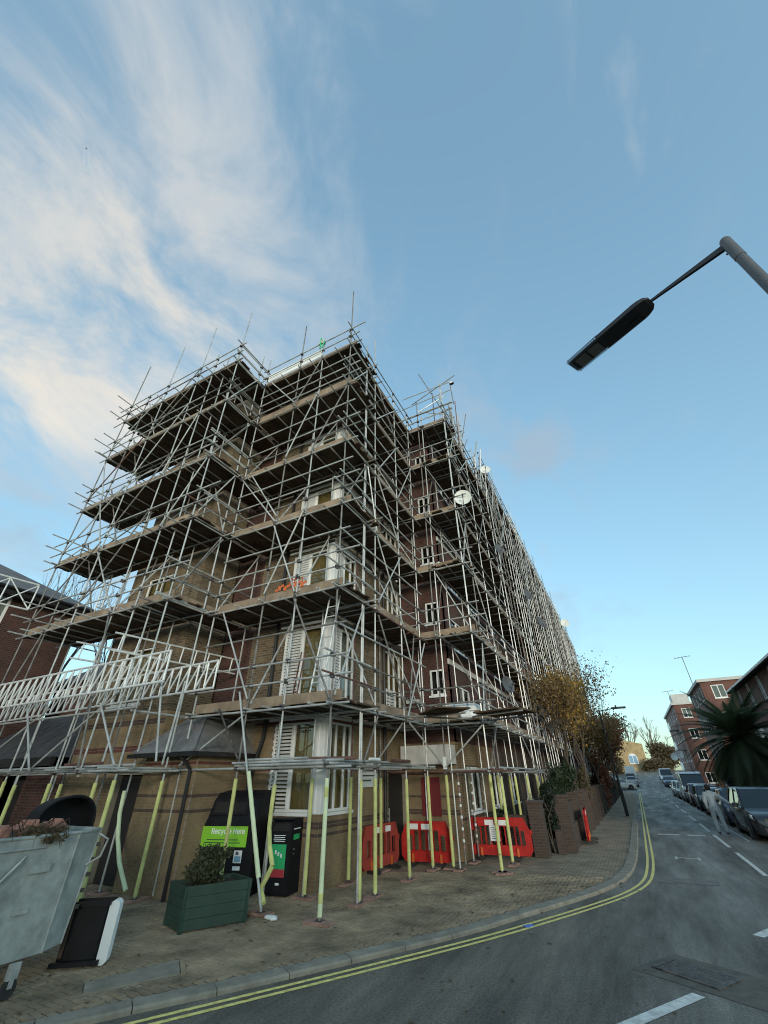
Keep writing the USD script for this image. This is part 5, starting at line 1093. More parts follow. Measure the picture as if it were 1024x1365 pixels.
tree('ochre leaved street tree, nearest of the autumn trees before the scaffold', -2.75, 24.5, 8.6, .7, 3, L_ochre, 5200, .085, lo=.27, sparse=.8)
tree('thinning brown leaved tree, second along the garden wall', -2.7, 31.0, 10.6, .7, 4, L_brown, 4200, .095, lo=.25, sparse=.7)
tree('low tree with bright yellow leaves between the brown trees', -2.45, 29.0, 5.4, .55, 5, L_yellow, 3000, .11, lo=.5, tr=.06)
tree('brown and rust tree standing just behind the dark street lamp', -2.6, 39.0, 9.4, .75, 6, L_ochre, 5200, .12, lo=.24)
tree('tall sparse tree with small dark leaves against the pale sky', -1.9, 58.0, 13.5, .62, 7, L_brown, 1700, .17, lo=.34, sparse=.7)
tree('rust red tree low behind the dark street lamp near the junction', -2.4, 50.0, 6.2, .7, 8, L_red, 3600, .15, lo=.34)
tree('dark half bare tree at the far end of the garden wall', -2.6, 70.0, 9.5, .6, 9, L_brown, 2400, .2, lo=.34)
for i, (x, y, h, lb_) in enumerate(((1.0, 185, 21, 'bare winter tree far behind the yellow brick house, left one'), (6.5, 190, 24, 'bare winter tree far behind the yellow brick house, tallest one'), (-5, 200, 15, 'bare winter tree far off behind the yellow roof, smallest one'), (11.0, 185, 14, 'bare winter tree far off next to the third block of flats'))):
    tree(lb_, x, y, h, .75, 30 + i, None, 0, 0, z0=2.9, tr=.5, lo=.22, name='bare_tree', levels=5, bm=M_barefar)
for i, (x, y, h, lb_) in enumerate(((-33, 15, 17, 'thin bare tree rising behind the roof at the left edge'), (-29, 17, 13.5, 'bare tree behind the left roof, beside the scaffold end'))):
    tree(lb_, x, y, h, .45, 40 + i, None, 0, 0, tr=.16, lo=.30, name='bare_tree', levels=5)

# ------------------------------------------------------------------ cars
def paint(name, col, rough=.3): return pbr('paint_' + name, col, rough, 0.0, coat=.6)
P_black, P_silver, P_white, P_red, P_blue, P_pale = paint('black', (.012, .014, .018)), paint('silver', (.42, .44, .45)), paint('white', (.70, .72, .72)), paint('red', (.12, .018, .02)), paint('blue', (.05, .08, .13)), paint('pale', (.50, .56, .54))
M_tyre = pbr('tyre', (.015, .015, .015), .85); M_rim = pbr('rim', (.32, .33, .34), .35, .7); M_lamp = pbr('lamp_glass', (.72, .75, .76), .12, coat=1.0); M_tail = pbr('tail_lamp', (.45, .015, .02), .25, coat=.8); M_trim = pbr('black_trim', (.02, .02, .022), .5); M_chrome = pbr('chrome', (.6, .62, .63), .18, .9); M_plate = pbr('plate', (.68, .68, .62), .5)
def car(label, loc, rz, body, kind='hatch', group=None, lights=False):
    S = {'suv': (4.55, 1.86, 1.68, 1.02, .19), 'hatch': (4.1, 1.76, 1.50, .93, .15), 'saloon': (4.6, 1.8, 1.45, .92, .15), 'van': (5.3, 2.0, 2.35, 1.25, .2)}[kind]
    L, Wd, H, B, gnd = S; w = Wd / 2; t = thing('parked_car' if kind != 'van' else 'parked_van', label, 'car' if kind != 'van' else 'van', loc, rz, group)
    def pt(n, m, mt, par=None, sm=False): return part(par or t, n, m, mt, w=False, smooth=sm)
    if kind == 'van': st = [(-L / 2, .95, B), (-L / 2 + .1, 1, B), (0, 1, B), (L / 2 - 1.15, 1, B), (L / 2 - .5, .96, B - .1), (L / 2 - .12, .9, B - .3), (L / 2, .78, B - .55)]
    else: st = [(-L / 2, .80, B - .22), (-L / 2 + .10, .92, B - .04), (-L / 2 + .45, .98, B), (-.4, 1, B), (.6, 1, B - .01), (L / 2 - 1.05, .98, B - .05), (L / 2 - .45, .94, B - .14), (L / 2 - .12, .86, B - .24), (L / 2, .72, B - .42)]
    V = []; hf = [(.0, gnd), (.88, gnd), (.97, gnd + .12), (1.0, .5), (.995, .68), (.97, 1.0), (.90, 1.06), (0, 1.10)]
    for x, k, zd in st:
        row = [(x, w * k * yy, zz if zz < .6 else (zd * (zz if i != 4 else .8) if i != 4 else .5 + (zd - .5) * .55)) for i, (yy, zz) in enumerate(hf)]
        row = [(a, b, min(c_, zd + .03)) for a, b, c_ in row]; row = row + [(a, -b, c_) for a, b, c_ in row[-2:0:-1]]; V.append(row)
    nr = len(V[0]); V = np.array(V).reshape(-1, 3); F = []
    for i in range(len(st) - 1):
        for j in range(nr): k = (j + 1) % nr; F.append((i * nr + j, (i + 1) * nr + j, (i + 1) * nr + k, i * nr + k))
    F = tri(F); q = np.arange(1, nr - 1); e = (len(st) - 1) * nr; F = np.vstack([F, np.stack([0 * q, q, q + 1], 1), np.stack([0 * q + e, q + e + 1, q + e], 1)])
    pt('body', (V, F[:, ::-1]), body, sm=40)
    if kind == 'van': b0, b1, r0, r1 = -L / 2 + .03, L / 2 - .75, -L / 2 + .12, L / 2 - 1.55
    elif kind == 'saloon': b0, b1, r0, r1 = -L / 2 + .75, L / 2 - 1.1, -L / 2 + 1.45, L / 2 - 2.0
    else: b0, b1, r0, r1 = -L / 2 + .12, L / 2 - 1.05, -L / 2 + .5, L / 2 - 1.85
    wb, wr, zb, zr_ = w * .93, w * .74, B - .03, H - .06
    Q = np.array([(b0, -wb, zb), (b1, -wb, zb), (b1, wb, zb), (b0, wb, zb), (r0, -wr, zr_), (r1, -wr, zr_), (r1, wr, zr_), (r0, wr, zr_)]); mid = (Q[[1, 2]] + 0).copy()
    if kind == 'van':
        wr = w * .9; Q[4:, 1] = np.sign(Q[4:, 1]) * wr; m_ = hull(Q); pt('cargo_body', hull([(b0, s * wb, zb) for s in (-1, 1)] + [(.75, s * wb, zb) for s in (-1, 1)] + [(r0, s * wr, zr_ - .05) for s in (-1, 1)] + [(.75, s * wr, zr_ - .05) for s in (-1, 1)] + [(r0, s * wr * .9, H) for s in (-1, 1)] + [(.7, s * wr * .9, H) for s in (-1, 1)]), body)
        pt('glass', hull([(.7, s * wb, zb) for s in (-1, 1)] + [(b1, s * wb * .97, zb) for s in (-1, 1)] + [(.7, s * wr, zr_ - .1) for s in (-1, 1)] + [(r1, s * wr * .95, zr_ - .1) for s in (-1, 1)]), M_carglass); pt('roof', hull([(.6, s * wr, z) for s in (-1, 1) for z in (zr_ - .1, H - .04)] + [(r1 + .06, s * wr * .95, zr_ - .1) for s in (-1, 1)] + [(r1 - .2, s * wr * .9, H - .06) for s in (-1, 1)]), body)
    else:
        pt('glass', hull(Q), M_carglass)
        pt('interior', hull(np.array([(b0 + .3, -wb + .12, zb - .1), (b1 - .35, -wb + .12, zb - .1), (b1 - .35, wb - .12, zb - .1), (b0 + .3, wb - .12, zb - .1), (r0 + .25, -wr + .15, zr_ - .25), (r1 - .7, -wr + .15, zr_ - .25), (r1 - .7, wr - .15, zr_ - .25), (r0 + .25, wr - .15, zr_ - .25)])), M_dark)
        pt('roof', hull([(x, s * y, z) for s in (-1, 1) for x, y, z in ((r0 - .05, wr + .02, zr_ - .03), (r1 + .04, wr + .02, zr_ - .03), (r0, wr * .9, H - .01), (r1 - .1, wr * .9, H - .01), (r0 + .5, wr * .6, H + .015), (r1 - .6, wr * .6, H + .015))]), body, sm=50)
        for a, b_ in ((0, 4), (1, 5), (2, 6), (3, 7)): pt('pillar', tube(Q[a], Q[b_], .04, 6), body)
        for s in (-1, 1): xm = (b0 + b1) / 2 - .1; pt('pillar', tube((xm, s * wb, zb), (xm - .05, s * wr, zr_), .03, 6), M_trim)
    for s in (-1, 1):
        mr = pt('mirror', cbox(b1 - .42, b1 - .24, s * (w + .1) - .1, s * (w + .1) + .1, B + .0, B + .15, .03), body); pt('mirror_glass', box(b1 - .425, b1 - .42, s * (w + .1) - .08, s * (w + .1) + .08, B + .02, B + .13), M_lamp, mr)
        hl = pt('headlight', hull([(L / 2 - .34, s * w * .92, B - .30), (L / 2 - .30, s * w * .93, B - .18), (L / 2 - .06, s * w * .55, B - .34), (L / 2 - .10, s * w * .55, B - .26), (L / 2 - .10, s * w * .84, B - .36), (L / 2 - .2, s * w * .88, B - .20), (L / 2 - .3, s * w * .6, B - .3)]), M_lamp)
        pt('tail_light', hull([(-L / 2 + .02, s * w * .62, B - .16), (-L / 2 + .0, s * w * .80, B - .34), (-L / 2 + .2, s * w * .96, B - .18), (-L / 2 + .1, s * w * .94, B - .36), (-L / 2 - .01, s * w * .62, B - .3)]), M_tail)
        pt('sill', box(-L / 2 + .9, L / 2 - .95, s * w * .96 - .03, s * w * .96 + .03, gnd - .01, gnd + .12), M_trim)
        pt('door_handle', box(-.35, -.15, s * w * 1.0 - .012, s * w * 1.0 + .012, B - .16, B - .13), M_trim if kind != 'suv' else M_chrome)
        for xw in (L / 2 - .88, -L / 2 + .82):
            R_ = .34 if kind in ('suv', 'van') else .31
            def wh(prof, n=22): V, F = lathe(prof, n); return V[:, [0, 2, 1]] * [1, s, 1] + [xw, s * (w - .10), R_], F
            pt('wheel_arch', wh([(0, .06), (R_ + .07, .06), (R_ + .07, .108), (0, .108)]), M_trim)
            wl_ = pt('wheel', wh([(0, -.08), (R_ * .9, -.08), (R_, -.05), (R_, .08), (R_ * .93, .115), (R_ * .66, .115)]), M_tyre)
            pt('rim', wh([(R_ * .66, .116), (R_ * .60, .10), (R_ * .2, .10), (R_ * .16, .122), (0, .122)], 10), M_rim, wl_)
    pt('bumper', hull([(x, s * y, z) for s in (-1, 1) for x, y, z in ((L / 2 - .4, w * .9, gnd + .02), (L / 2 - .4, w * .93, .48), (L / 2 + .03, w * .6, gnd + .04), (L / 2 + .03, w * .62, .44))]), M_trim if kind in ('suv', 'van') else body)
    gr = pt('grille', box(L / 2 - .05, L / 2 + .012, -w * .5, w * .5, B - .44, B - .30), M_trim)
    for k in range(3): pt('grille_bar', box(L / 2 + .012, L / 2 + .02, -w * .5, w * .5, B - .43 + k * .045, B - .415 + k * .045), M_chrome, gr)
    pt('number_plate', box(L / 2 + .031, L / 2 + .038, -.26, .26, .36, .47), M_plate); pt('number_plate', box(-L / 2 - .02, -L / 2 - .012, -.26, .26, .5, .61), M_plate)
    return t
D = -math.pi / 2
car('black sports utility car parked nearest on the right, its mirror lit pale', (4.34, 26.15, 0), D, P_black, 'suv')
car('dark blue hatchback just behind the black sports utility car', (4.32, 31.6, 0), D, P_blue, 'hatch')
car('silver saloon third in the row parked on the right', (4.28, 37.0, 0), D, P_silver, 'saloon')
car('black hatchback fourth in the row parked on the right', (4.26, 42.6, 0), D, P_black, 'hatch')
car('dark red car fifth in the row parked on the right, before the white van', (4.26, 48.0, 0), D, P_red, 'hatch')
car('white van towering over the parked row on the right', (4.4, 54.2, 0), D, P_white, 'van')
car('pale car parked beyond the white van on the right', (4.2, 61.2, 0), D, P_pale, 'hatch')
car('white hatchback last before the junction on the right side', (4.2, 68.0, 0), D, P_white, 'hatch')
car('white car turning at the junction on the left, seen side on', (-2.6, 90.5, zr(90.5)), math.radians(10), P_white, 'hatch')
car('silver car on the rising road past the junction, left side', (-1.0, 98.0, zr(98)), math.radians(90), P_silver, 'saloon')
car('dark car on the left of the rising road beyond the silver one', (-1.1, 107.0, zr(107)), math.radians(90), P_black, 'hatch')
car('white van on the left of the rising road, farthest up', (-1.0, 118.0, zr(118)), math.radians(90), P_white, 'van')
car('white van parked on the right of the rising road past the junction', (4.9, 104.0, zr(104)), D, P_white, 'van')
car('blue grey car in front of the white van past the junction', (4.7, 97.0, zr(97)), D, P_blue, 'saloon')
car('small pale car on the right of the rising road, farthest up', (4.9, 114.0, zr(114)), D, P_pale, 'hatch')

# ------------------------------------------------------------------ the person by the black car
from manifold3d import Manifold, Mesh as MMesh
def chain(joints, bones, edge=.022, it=8):
    M = None
    for a, b in bones:
        sp = []
        for k in (a, b):
            p, r = joints[k]; sp.append(Manifold.sphere(r, 16).translate(tuple(map(float, p))))
        h = Manifold.batch_hull(sp); M = h if M is None else M + h
    M = M.refine_to_length(edge); me = M.to_mesh(); m = trimesh.Trimesh(np.array(me.vert_properties[:, :3]), np.array(me.tri_verts)); trimesh.smoothing.filter_taubin(m, .5, .53, it); return np.array(m.vertices), np.array(m.faces)
pb = np.array([2.70, 26.75, 0.0])
pn = thing('person', 'person in grey hooded tracksuit leaning with one arm on the black car, seen from behind', 'person', tuple(pb))
def pj(d): return {k: (pb + np.array(v[:3]), v[3]) for k, v in d.items()}
jt = pj({'pel': (.0, .0, .93, .125), 'hl': (-.09, 0, .90, .09), 'hr': (.09, 0, .90, .09), 'kl': (-.13, .06, .50, .062), 'kr': (.13, -.02, .50, .062), 'al': (-.13, -.02, .09, .048), 'ar': (.16, -.12, .09, .048), 'tl': (-.14, .12, .05, .034), 'tr': (.17, .02, .05, .034),
         'sp': (.0, .03, 1.15, .125), 'ch': (.01, .05, 1.32, .135), 'nk': (.01, .07, 1.50, .05), 'sl': (-.18, .05, 1.41, .062), 'sr': (.20, .07, 1.40, .062), 'el': (-.27, .05, 1.14, .046), 'wl': (-.25, .12, .90, .034), 'er': (.42, .10, 1.24, .046), 'wr': (.60, .08, 1.08, .034),
         'hd': (.01, .08, 1.63, .085), 'hd2': (.01, .11, 1.58, .062), 'pl': (-.25, .14, .83, .032), 'pr': (.66, .08, 1.03, .032)})
body = chain(jt, [('pel', 'sp'), ('sp', 'ch'), ('ch', 'nk'), ('nk', 'hd2'), ('hd', 'hd2'), ('sl', 'sr'), ('sl', 'el'), ('el', 'wl'), ('sr', 'er'), ('er', 'wr'), ('pel', 'hl'), ('pel', 'hr'), ('hl', 'kl'), ('kl', 'al'), ('hr', 'kr'), ('kr', 'ar'), ('al', 'tl'), ('ar', 'tr'), ('wl', 'pl'), ('wr', 'pr')])
M_skin = pbr('skin', (.30, .19, .14), .6); M_cloth = pbr('grey_cloth', (.54, .58, .60), .9, var=.12, scale=12); M_cloth2 = pbr('grey_joggers', (.43, .47, .49), .9, var=.12, scale=12); M_hair = pbr('dark_hair', (.018, .014, .012), .7); M_shoe = pbr('dark_shoe', (.03, .03, .035), .7)
bp_ = part(pn, 'body', body, M_skin, smooth=50)
def grow_(d, k): return {a: (p, r + k) for a, (p, r) in d.items()}
jg = grow_(jt, .026)
part(pn, 'hoodie', chain(dict(jg, wst=(pb + [0, .01, .88], .155), hd3=(pb + [.01, .0, 1.47], .085)), [('wst', 'sp'), ('sp', 'ch'), ('ch', 'sl'), ('ch', 'sr'), ('sl', 'sr'), ('sl', 'el'), ('el', 'wl'), ('sr', 'er'), ('er', 'wr'), ('ch', 'hd3')]), M_cloth, smooth=50)
hoodv = trimesh.creation.icosphere(2, 1.0); part(pn, 'hood', (np.array(hoodv.vertices) * [.13, .085, .075] + pb + [.01, .0, 1.47], np.array(hoodv.faces)), M_cloth, smooth=50)
part(pn, 'joggers', chain(jg, [('pel', 'hl'), ('pel', 'hr'), ('hl', 'kl'), ('kl', 'al'), ('hr', 'kr'), ('kr', 'ar')]), M_cloth2, smooth=50)
V, F = trimesh.creation.icosphere(2, .125).vertices, trimesh.creation.icosphere(2, .125).faces
part(pn, 'hair', (np.array(V) * [.92, 1.02, 1.12] + pb + [.01, .062, 1.645], np.array(F)), M_hair, smooth=50)
for s in (-1, 1): part(pn, 'ear', obox(pb + [.01 + s * .09, .09, 1.60], (.02, 0, 0), (0, .03, 0), (0, 0, .055)), M_skin)
part(pn, 'nose', obox(pb + [.01, .20, 1.59], (.03, 0, 0), (0, .05, 0), (0, 0, .04)), M_skin)
for k, (wr_, dr_) in {'l': ('pl', (0, .25, -.97)), 'r': ('pr', (.85, .1, -.5))}.items():
    c_ = jt[wr_][0]; dd = np.array(dr_); dd /= np.linalg.norm(dd); _, a_, b_ = frame_of(dd)
    hd = part(pn, 'hand', chain({'a': (c_, .030), 'b': (c_ + dd * .06 + a_ * .022, .020), 'c': (c_ + dd * .06 - a_ * .022, .020)}, [('a', 'b'), ('a', 'c'), ('b', 'c')], .008, 4), M_skin)
    for i in range(4): o_ = c_ + dd * .065 + a_ * (-.027 + .018 * i); part(hd, 'finger', path_tube([o_, o_ + dd * .03, o_ + dd * (.055 - .006 * abs(i - 1.5)) + b_ * .012], [.009, .008, .006], 7), M_skin)
    part(hd, 'thumb', path_tube([c_ + dd * .02 + a_ * .028, c_ + dd * .05 + a_ * .05 + b_ * .01, c_ + dd * .075 + a_ * .052 + b_ * .02], [.011, .010, .007], 7), M_skin)
for k in ('l', 'r'): part(pn, 'shoe', hull([jt['a' + k][0] + o_ for o_ in (np.array([-.045, -.06, -.09]), np.array([.045, -.06, -.09]), np.array([-.04, -.05, .0]), np.array([.04, -.05, .0]), np.array([-.04, .20, -.09]), np.array([.04, .20, -.09]), np.array([-.03, .19, -.05]), np.array([.03, .19, -.05]), np.array([0, .23, -.08]))]), M_shoe)

# ------------------------------------------------------------------ right side of the street
def lean_roof(parent, x0, x1, y0, y1, z, rise, mat, over=.35):
    V = np.array([(x0 - over, y0 - .2, z), (x1 + over, y0 - .2, z), (x1 + over, y1 + .2, z), (x0 - over, y1 + .2, z), ((x0 + x1) / 2, y0 - .2, z + rise), ((x0 + x1) / 2, y1 + .2, z + rise)])
    return part(parent, 'roof', (V, np.array([[0, 3, 5], [0, 5, 4], [1, 4, 5], [1, 5, 2], [0, 4, 1], [3, 2, 5], [0, 1, 2], [0, 2, 3]])), mat)
def block(label, name, x0, x1, y0, y1, h, facemat, storeys, bays, z0=0.0, flat=True, win=(1.1, 1.35), south=True, roofm=None, rise=2.2):
    t = thing(name, label, 'building', ((x0 + x1) / 2, (y0 + y1) / 2, z0)); P = PYm(x0); Q = PX(y0); sh_ = h / storeys; hs, hq = [], []
    for k in range(storeys):
        for i in range(bays):
            c_ = y0 + (i + .5) * (y1 - y0) / bays; hs.append((c_ - win[0] / 2, c_ + win[0] / 2, z0 + k * sh_ + 1.0, z0 + k * sh_ + 1.0 + win[1]))
        if south:
            for i in range(3): c_ = x0 + (i + .5) * (x1 - x0) / 3; hq.append((c_ - .6, c_ + .6, z0 + k * sh_ + 1.0, z0 + k * sh_ + 1.0 + win[1]))
    part(t, 'wall', cat([wall(P, y0, y1, z0, z0 + h, hs), wall(Q, x0 + .24, x1, z0, z0 + h, hq), box(x0 + .24, x1, y1 - .2, y1, z0, z0 + h)]), facemat)
    for h_ in hs: window(t, P, *h_, mull=((h_[0] + h_[1]) / 2,), blind=M_dark if rng.random() < .6 else M_blindw, fw=.09)
    for h_ in hq: window(t, Q, *h_, mull=((h_[0] + h_[1]) / 2,), blind=M_dark, fw=.09)
    if flat: part(t, 'roof', box(x0 - .25, x1 + .1, y0 - .25, y1 + .1, z0 + h, z0 + h + .3), M_conc if roofm is None else roofm)
    else:
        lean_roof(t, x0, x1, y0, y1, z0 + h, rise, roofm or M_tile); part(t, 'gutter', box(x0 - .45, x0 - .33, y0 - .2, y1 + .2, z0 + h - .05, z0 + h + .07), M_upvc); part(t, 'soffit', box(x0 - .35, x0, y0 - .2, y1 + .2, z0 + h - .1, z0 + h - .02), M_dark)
    return t, P
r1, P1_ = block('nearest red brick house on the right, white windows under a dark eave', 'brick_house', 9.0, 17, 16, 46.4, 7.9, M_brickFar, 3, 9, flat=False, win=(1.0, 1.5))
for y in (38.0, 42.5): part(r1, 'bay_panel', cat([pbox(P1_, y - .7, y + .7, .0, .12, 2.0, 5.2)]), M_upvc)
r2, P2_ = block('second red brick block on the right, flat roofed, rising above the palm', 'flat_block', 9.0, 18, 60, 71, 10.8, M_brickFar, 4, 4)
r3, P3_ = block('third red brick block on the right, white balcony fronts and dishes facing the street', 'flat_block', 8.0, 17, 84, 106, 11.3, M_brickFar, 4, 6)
for k in range(3):
    b = part(r3, 'balcony', pbox(P3_, 88.5, 92.5, 0, 1.1, 2.6 + 2.8 * k, 2.78 + 2.8 * k), M_conc); part(b, 'balcony_front', pbox(P3_, 88.5, 92.5, 1.02, 1.1, 2.78 + 2.8 * k, 3.7 + 2.8 * k), M_upvc)
part(r3, 'roof_room', box(8.2, 10.5, 84.5, 88, 11.6, 12.9), M_conc)
for lb_, px, py, X, s in (('white satellite dish lower on the third brick block by the street', 907, 1005, 7.6, 1.5), ('small white satellite dish on the far end of the third brick block', 900, 1009, 7.8, 1.4), ('satellite dish on the front of the second brick block beside the palm', 938, 960, 8.6, .9)): dish(lb_, px, py, X, s, (-.5, -.8, .2), M_dishw)
def aerial(label, x, y, z, h, n=7):
    t = thing('tv_aerial', label, 'aerial', (x, y, z)); part(t, 'mast', tube((x, y, z), (x, y, z + h), .04, 6), M_rust); part(t, 'boom', tube((x - .9, y, z + h), (x + .9, y, z + h + .15), .03, 6), M_rust)
    for k in range(n): part(t, 'element', tube((x - .85 + k * 1.7 / (n - 1), y - .45, z + h + .02 + k * .02), (x - .85 + k * 1.7 / (n - 1), y + .45, z + h + .02 + k * .02), .02, 5), M_rust)
aerial('television aerial on the roof of the third brick block', 9.2, 97, 11.6, 3.4); aerial('tall television aerial on the corner of the second brick block', 9.6, 69.0, 11.1, 4.2, 5)
hw = thing('front_wall', 'low dark brick wall along the right pavement behind the parked cars', 'wall', (7.0, 45, PZ))
part(hw, 'wall', box(6.9, 7.15, 20, 80, PZ, PZ + .9), M_brickD)
for i in range(31): part(hw, 'coping', cbox(6.86, 7.19, 20 + i * 1.94 + .01, 20 + (i + 1) * 1.94 - .01, PZ + .9, PZ + .97, .01), M_brickD)
bush('dark dense hedge behind the front wall at the right edge', (8.0, 29.5, 1.9), (1.0, 6.5, 1.8), 9000, .14, 51, L_dark, 'hedge', 'hedge', clumps=50)
bush('dark rounded hedge under the palm fronds', (7.9, 40.0, 2.1), (1.0, 4.5, 1.9), 6000, .15, 52, L_dark, 'hedge', 'hedge', clumps=36)
bush('dark hedge further along beside the second brick block', (7.9, 52.0, 1.8), (.9, 6, 1.5), 4000, .17, 53, L_dark, 'hedge', 'hedge', clumps=36)
pm = thing('palm_tree', 'big dark date palm with arching fronds over the parked cars on the right', 'palm tree', (7.2, 37.0, PZ)); pc_ = np.array([6.3, 35.5, 3.9])
part(pm, 'trunk', path_tube([(7.2, 36.5, PZ), (7.1, 36.4, 1.6), (6.6, 35.8, 2.9), (6.3, 35.5, 3.9)], [.42, .36, .36, .42], 14), M_bark)
g = np.random.default_rng(77)
for i in range(125):
    a = g.uniform(0, 6.283); el = g.uniform(-.75, 1.35); L = g.uniform(3.2, 4.5) * (1.0 if el < .9 else .9); d0 = np.array([math.cos(a) * math.cos(el), math.sin(a) * math.cos(el), math.sin(el)]); n = 14
    P = [pc_.copy()]; d = d0.copy()
    for k in range(n): d = d + np.array([0, 0, -.085 - .02 * (el < 0.2)]); d /= np.linalg.norm(d); P.append(P[-1] + d * L / n)
    P = np.array(P); sd = np.cross(d0, [0, 0, 1.0]); sd /= np.linalg.norm(sd) + 1e-9; V, F = path_tube(P[::2], np.linspace(.03, .006, len(P[::2])), 5); V, F = list(V), list(F)
    for k in range(2, n + 1):
        for m_ in range(4):
            t_ = P[k - 1] + (P[k] - P[k - 1]) * m_ / 4; dd = P[k] - P[k - 1]; dd /= np.linalg.norm(dd); ll = .62 * math.sin(math.pi * min(1, (k + m_ / 4) / n * .86 + .12)) + .08
            for s in (-1, 1):
                tip = t_ + (sd * s * .80 + dd * .55 + np.array([0, 0, -.22])) * ll; n0 = len(V); V += [t_ - dd * .034, t_ + dd * .034, tip]; F.append((n0, n0 + 1, n0 + 2))
    part(pm, 'frond', (np.array(V), np.array(F)), L_palm)

# ------------------------------------------------------------------ the far end of the street
fh_ = thing('yellow_house', 'pale yellow brick house with an arched white window closing the end of the street', 'building', (-4, 156, 2.9))
fb, FH = PX(152.0), 7.6
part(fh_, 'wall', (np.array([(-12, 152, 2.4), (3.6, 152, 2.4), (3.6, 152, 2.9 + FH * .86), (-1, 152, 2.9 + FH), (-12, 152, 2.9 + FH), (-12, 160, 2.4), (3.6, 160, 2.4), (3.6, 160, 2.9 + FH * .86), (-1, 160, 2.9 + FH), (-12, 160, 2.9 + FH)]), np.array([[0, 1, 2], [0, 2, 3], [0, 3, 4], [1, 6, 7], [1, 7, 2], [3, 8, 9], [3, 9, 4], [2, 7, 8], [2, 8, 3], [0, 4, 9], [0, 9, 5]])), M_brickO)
arc_ = [(.1, 5.2)] + [(1.25 + 1.15 * -math.cos(math.pi * k / 10), 6.6 + 1.15 * math.sin(math.pi * k / 10)) for k in range(11)] + [(2.4, 5.2)]
m = trimesh.creation.extrude_polygon(shapely.Polygon(arc_), .08, engine='earcut'); wv = np.array(m.vertices); wa = part(fh_, 'window', (np.stack([wv[:, 0] - .9, 151.95 - wv[:, 2], wv[:, 1] - .6], 1), np.array(m.faces)[:, ::-1]), M_upvc)
for k in range(2): part(wa, 'pane', box(-.65 + k * 1.05, .25 + k * 1.05, 151.85, 151.868, 4.8, 6.6), M_blue)
part(fh_, 'roof', box(-12.3, -.8, 151.6, 160.3, 2.9 + FH, 2.9 + FH + .35), M_tile)
bush('dull brown tree mass beside the yellow house beyond the road end', (8.6, 160.0, 6.0), (5.5, 3.0, 4.6), 5200, .35, 63, L_brown, 'hedge', 'hedge', clumps=40)
bush('olive brown hedge at the very end of the street', (4.8, 150.0, 4.2), (3.2, 1.6, 1.9), 2600, .3, 61, L_brown, 'hedge', 'hedge', clumps=24)
bush('grey green tree mass in front of the yellow house', (-4.5, 140.0, 4.4), (3.0, 3.0, 2.6), 3000, .3, 62, L_brown, 'hedge', 'hedge', clumps=24)

# ------------------------------------------------------------------ left neighbour
nb = thing('neighbour_house', 'red brick house with a deep dark eave at the left edge', 'building', (-26, 3, PZ))
Pn = PY(-22.0); nh = [(y, y + 1.9, z, z + 1.7) for y in (-2.5, 1.8, 5.6) for z in (1.2, 4.4, 7.2)]
part(nb, 'wall', cat([wall(Pn, -8, 10.4, PZ, 9.2, nh), box(-32, -22.24, 10.15, 10.4, PZ, 9.2)]), M_brickR)
for h_ in nh: window(nb, Pn, *h_, mull=(h_[0] + .65, h_[0] + 1.25), blind=M_blindw if h_[2] > 6 else M_dark, fw=.09); part(nb, 'lintel', pbox(Pn, h_[0] - .3, h_[1] + .3, .0, .06, h_[3] + .05, h_[3] + .25), M_conc)
V = np.array([(-21.3, -8, 9.15), (-21.3, 11.0, 9.15), (-33, 11.0, 9.15), (-33, -8, 9.15), (-27, -8, 12.0), (-27, 7.5, 12.0)]); rf = part(nb, 'roof', (V, np.array([[0, 1, 5], [0, 5, 4], [1, 2, 5], [2, 3, 4], [2, 4, 5], [3, 0, 4]])), M_slate)
slope((-21.3, -8, 9.15), (-21.3, 11.0, 9.15), (-27, 7.5, 12.0), (-27, -8, 12.0), 16, M_slate, rf)
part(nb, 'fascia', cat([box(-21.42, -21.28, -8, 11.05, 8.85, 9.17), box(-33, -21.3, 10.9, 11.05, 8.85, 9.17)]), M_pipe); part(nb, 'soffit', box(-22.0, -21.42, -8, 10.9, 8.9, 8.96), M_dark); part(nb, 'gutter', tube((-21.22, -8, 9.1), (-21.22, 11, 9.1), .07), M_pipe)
lw = thing('low_wing', 'lower grey slate hipped wing between the neighbour house and the scaffold', 'building', (-19.5, 14, PZ)); part(lw, 'wall', box(-24, -16.2, 11.5, 18, PZ, 6.1), M_brickR)
Q = np.array([(-24.3, 11.2, 6.1), (-15.9, 11.2, 6.1), (-15.9, 18.3, 6.1), (-24.3, 18.3, 6.1), (-21, 14.5, 8.6), (-19, 14.5, 8.6)]); rf = part(lw, 'roof', (Q, np.array([[0, 1, 5], [0, 5, 4], [1, 2, 5], [2, 3, 4], [2, 4, 5], [3, 0, 4]])), M_slate)
slope(Q[0], Q[1], Q[5], Q[4], 8, M_slate, rf); slope(Q[1], Q[2], Q[5], Q[5] + [0.01, 0.01, 0], 6, M_slate, rf)
for k in range(2): window(lw, PX(11.5), -22.5 + k * 3.2, -21.0 + k * 3.2, 3.8, 5.2, mull=(-21.8 + k * 3.2,), blind=M_dark)
p2 = thing('side_porch', 'dark hipped lean-to roof over a dark doorway between the left house and the wing', 'porch', (-18, 9.5, PZ))
part(p2, 'wall', cat([box(-21.9, -19.4, 8.6, 8.8, PZ, 2.75), box(-17.6, -15.6, 8.6, 8.8, PZ, 2.75), box(-21.9, -15.6, 8.6, 8.8, 2.4, 2.75), box(-21.9, -15.6, 10.6, 10.8, PZ, 2.75)]), M_brickR)
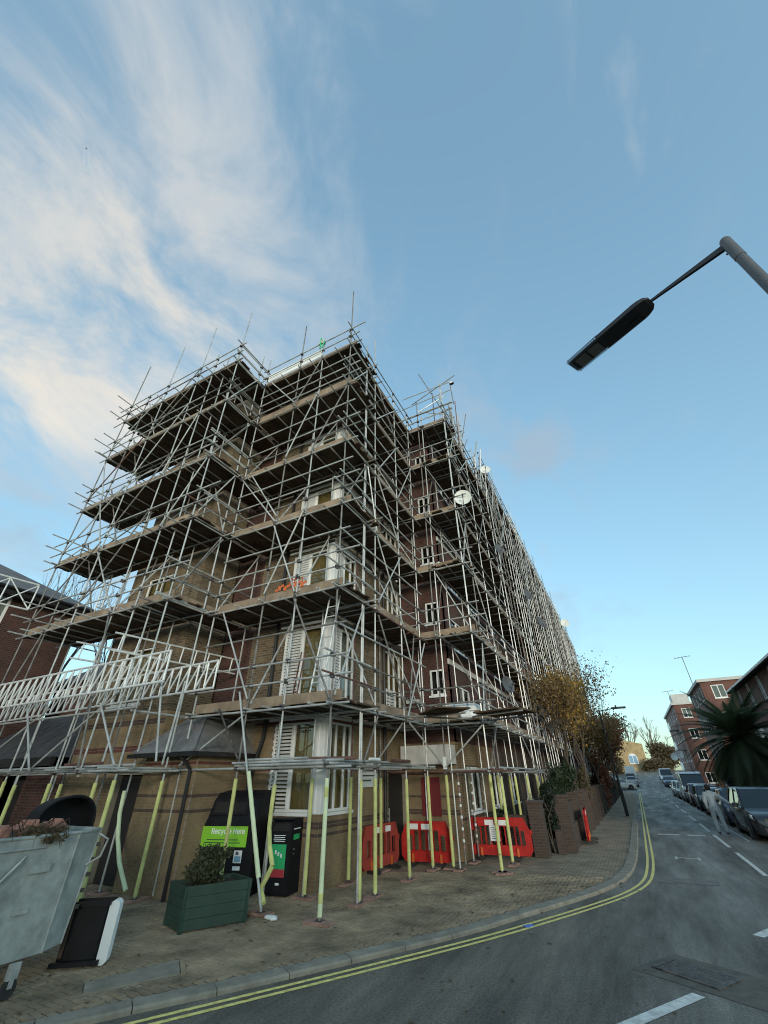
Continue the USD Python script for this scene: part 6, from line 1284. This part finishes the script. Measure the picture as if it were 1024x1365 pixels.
Q = np.array([(-22.0, 8.1, 2.85), (-15.5, 8.1, 2.85), (-15.5, 10.8, 2.85), (-22, 10.8, 2.85), (-20.5, 10.0, 4.4), (-17.2, 10.0, 4.4)]); rf = part(p2, 'roof', (Q, np.array([[0, 1, 5], [0, 5, 4], [1, 2, 5], [2, 3, 4], [2, 4, 5], [3, 0, 4], [0, 2, 1], [0, 3, 2]])), M_slate)
slope(Q[0], Q[1], Q[5], Q[4], 9, M_slate, rf); part(p2, 'gutter', box(-22, -15.4, 8.0, 8.12, 2.62, 2.84), M_pipe); part(p2, 'door', box(-19.4, -17.6, 9.2, 9.25, PZ, 2.4), M_dark)

# ------------------------------------------------------------------ a passing airliner and its trails
d = CF * FPX + CR * (115 - 512) - CU * (197 - 682.5); d /= np.linalg.norm(d); ap = EYEP + d * 9500
v = CF * FPX + CR * (115.5 - 512) - CU * (232 - 682.5); v /= np.linalg.norm(v); tail_ = EYEP + v * (ap[2] - EYE) / v[2]; dr = tail_ - ap; Lr = np.linalg.norm(dr); dr /= Lr; sdv = np.cross(dr, [0, 0, 1.0])
M_air = pbr('airliner_white', (.8, .8, .8), .4); M_trail = usdkit.material(stage, LK + 'trail', {'v': ('principled_volume', {'color': (.97, .97, .97), 'density': .012, 'anisotropy': .3})}, [], volume='v.volume')
ar = thing('airliner', 'tiny white airliner high in the sky at the upper left', 'airliner', tuple(ap))
part(ar, 'fuselage', tube(ap - dr * 20, ap + dr * 22, 2.2, 8, .4), M_air); part(ar, 'wing', hull([ap + dr * a + sdv * b + np.array([0, 0, c_]) for a, b in ((-5, 0), (4, 0), (8, 18), (10, 18), (8, -18), (10, -18)) for c_ in (-.6, .4)]), M_air); part(ar, 'tail_plane', hull([ap + dr * a + sdv * b + np.array([0, 0, c_]) for a, b in ((15, 0), (20, 0), (20, 6), (22, 6), (20, -6), (22, -6)) for c_ in (0, .8)]), M_air); part(ar, 'fin', hull([ap + dr * a + np.array([0, 0, c_]) + sdv * b for a, c_ in ((14, 1), (21, 1), (20, 7), (22, 7)) for b in (-.4, .4)]), M_air)
ct = thing('contrail', 'pair of short white condensation trails behind the airliner', 'contrail', tuple(ap + dr * 60))
for s in (-1, 1): part(ct, 'trail', tube(ap + dr * 60 + sdv * 26 * s, tail_ + sdv * 36 * s, 12, 12, 18), M_trail)

bt = thing('facing_terrace', 'yellow brick terrace facing the flats across the side road, behind the viewpoint', 'building', (-4, -34, 0)); Pb = lambda a, o, z: (a, -30.0 + o, z)
bh = [(x, x + 1.4, z, z + 1.5) for x in np.arange(-33, 26, 3.6) for z in (1.0, 3.9)]
part(bt, 'wall', cat([wall(Pb, -36, 28, 0, 6.2, bh), box(-36, -35.8, -38, -30.22, 0, 6.2), box(27.8, 28, -38, -30.22, 0, 6.2)]), M_brickO)
for h_ in bh: window(bt, Pb, *h_, mull=((h_[0] + h_[1]) / 2,), blind=M_blindw if rng.random() < .3 else M_dark, fw=.08)
part(bt, 'roof', (np.array([(-36.3, -29.7, 6.2), (28.3, -29.7, 6.2), (28.3, -38.3, 6.2), (-36.3, -38.3, 6.2), (-36.3, -34, 8.6), (28.3, -34, 8.6)]), np.array([[0, 1, 5], [0, 5, 4], [2, 3, 4], [2, 4, 5], [1, 2, 5], [3, 0, 4]])), M_tile)
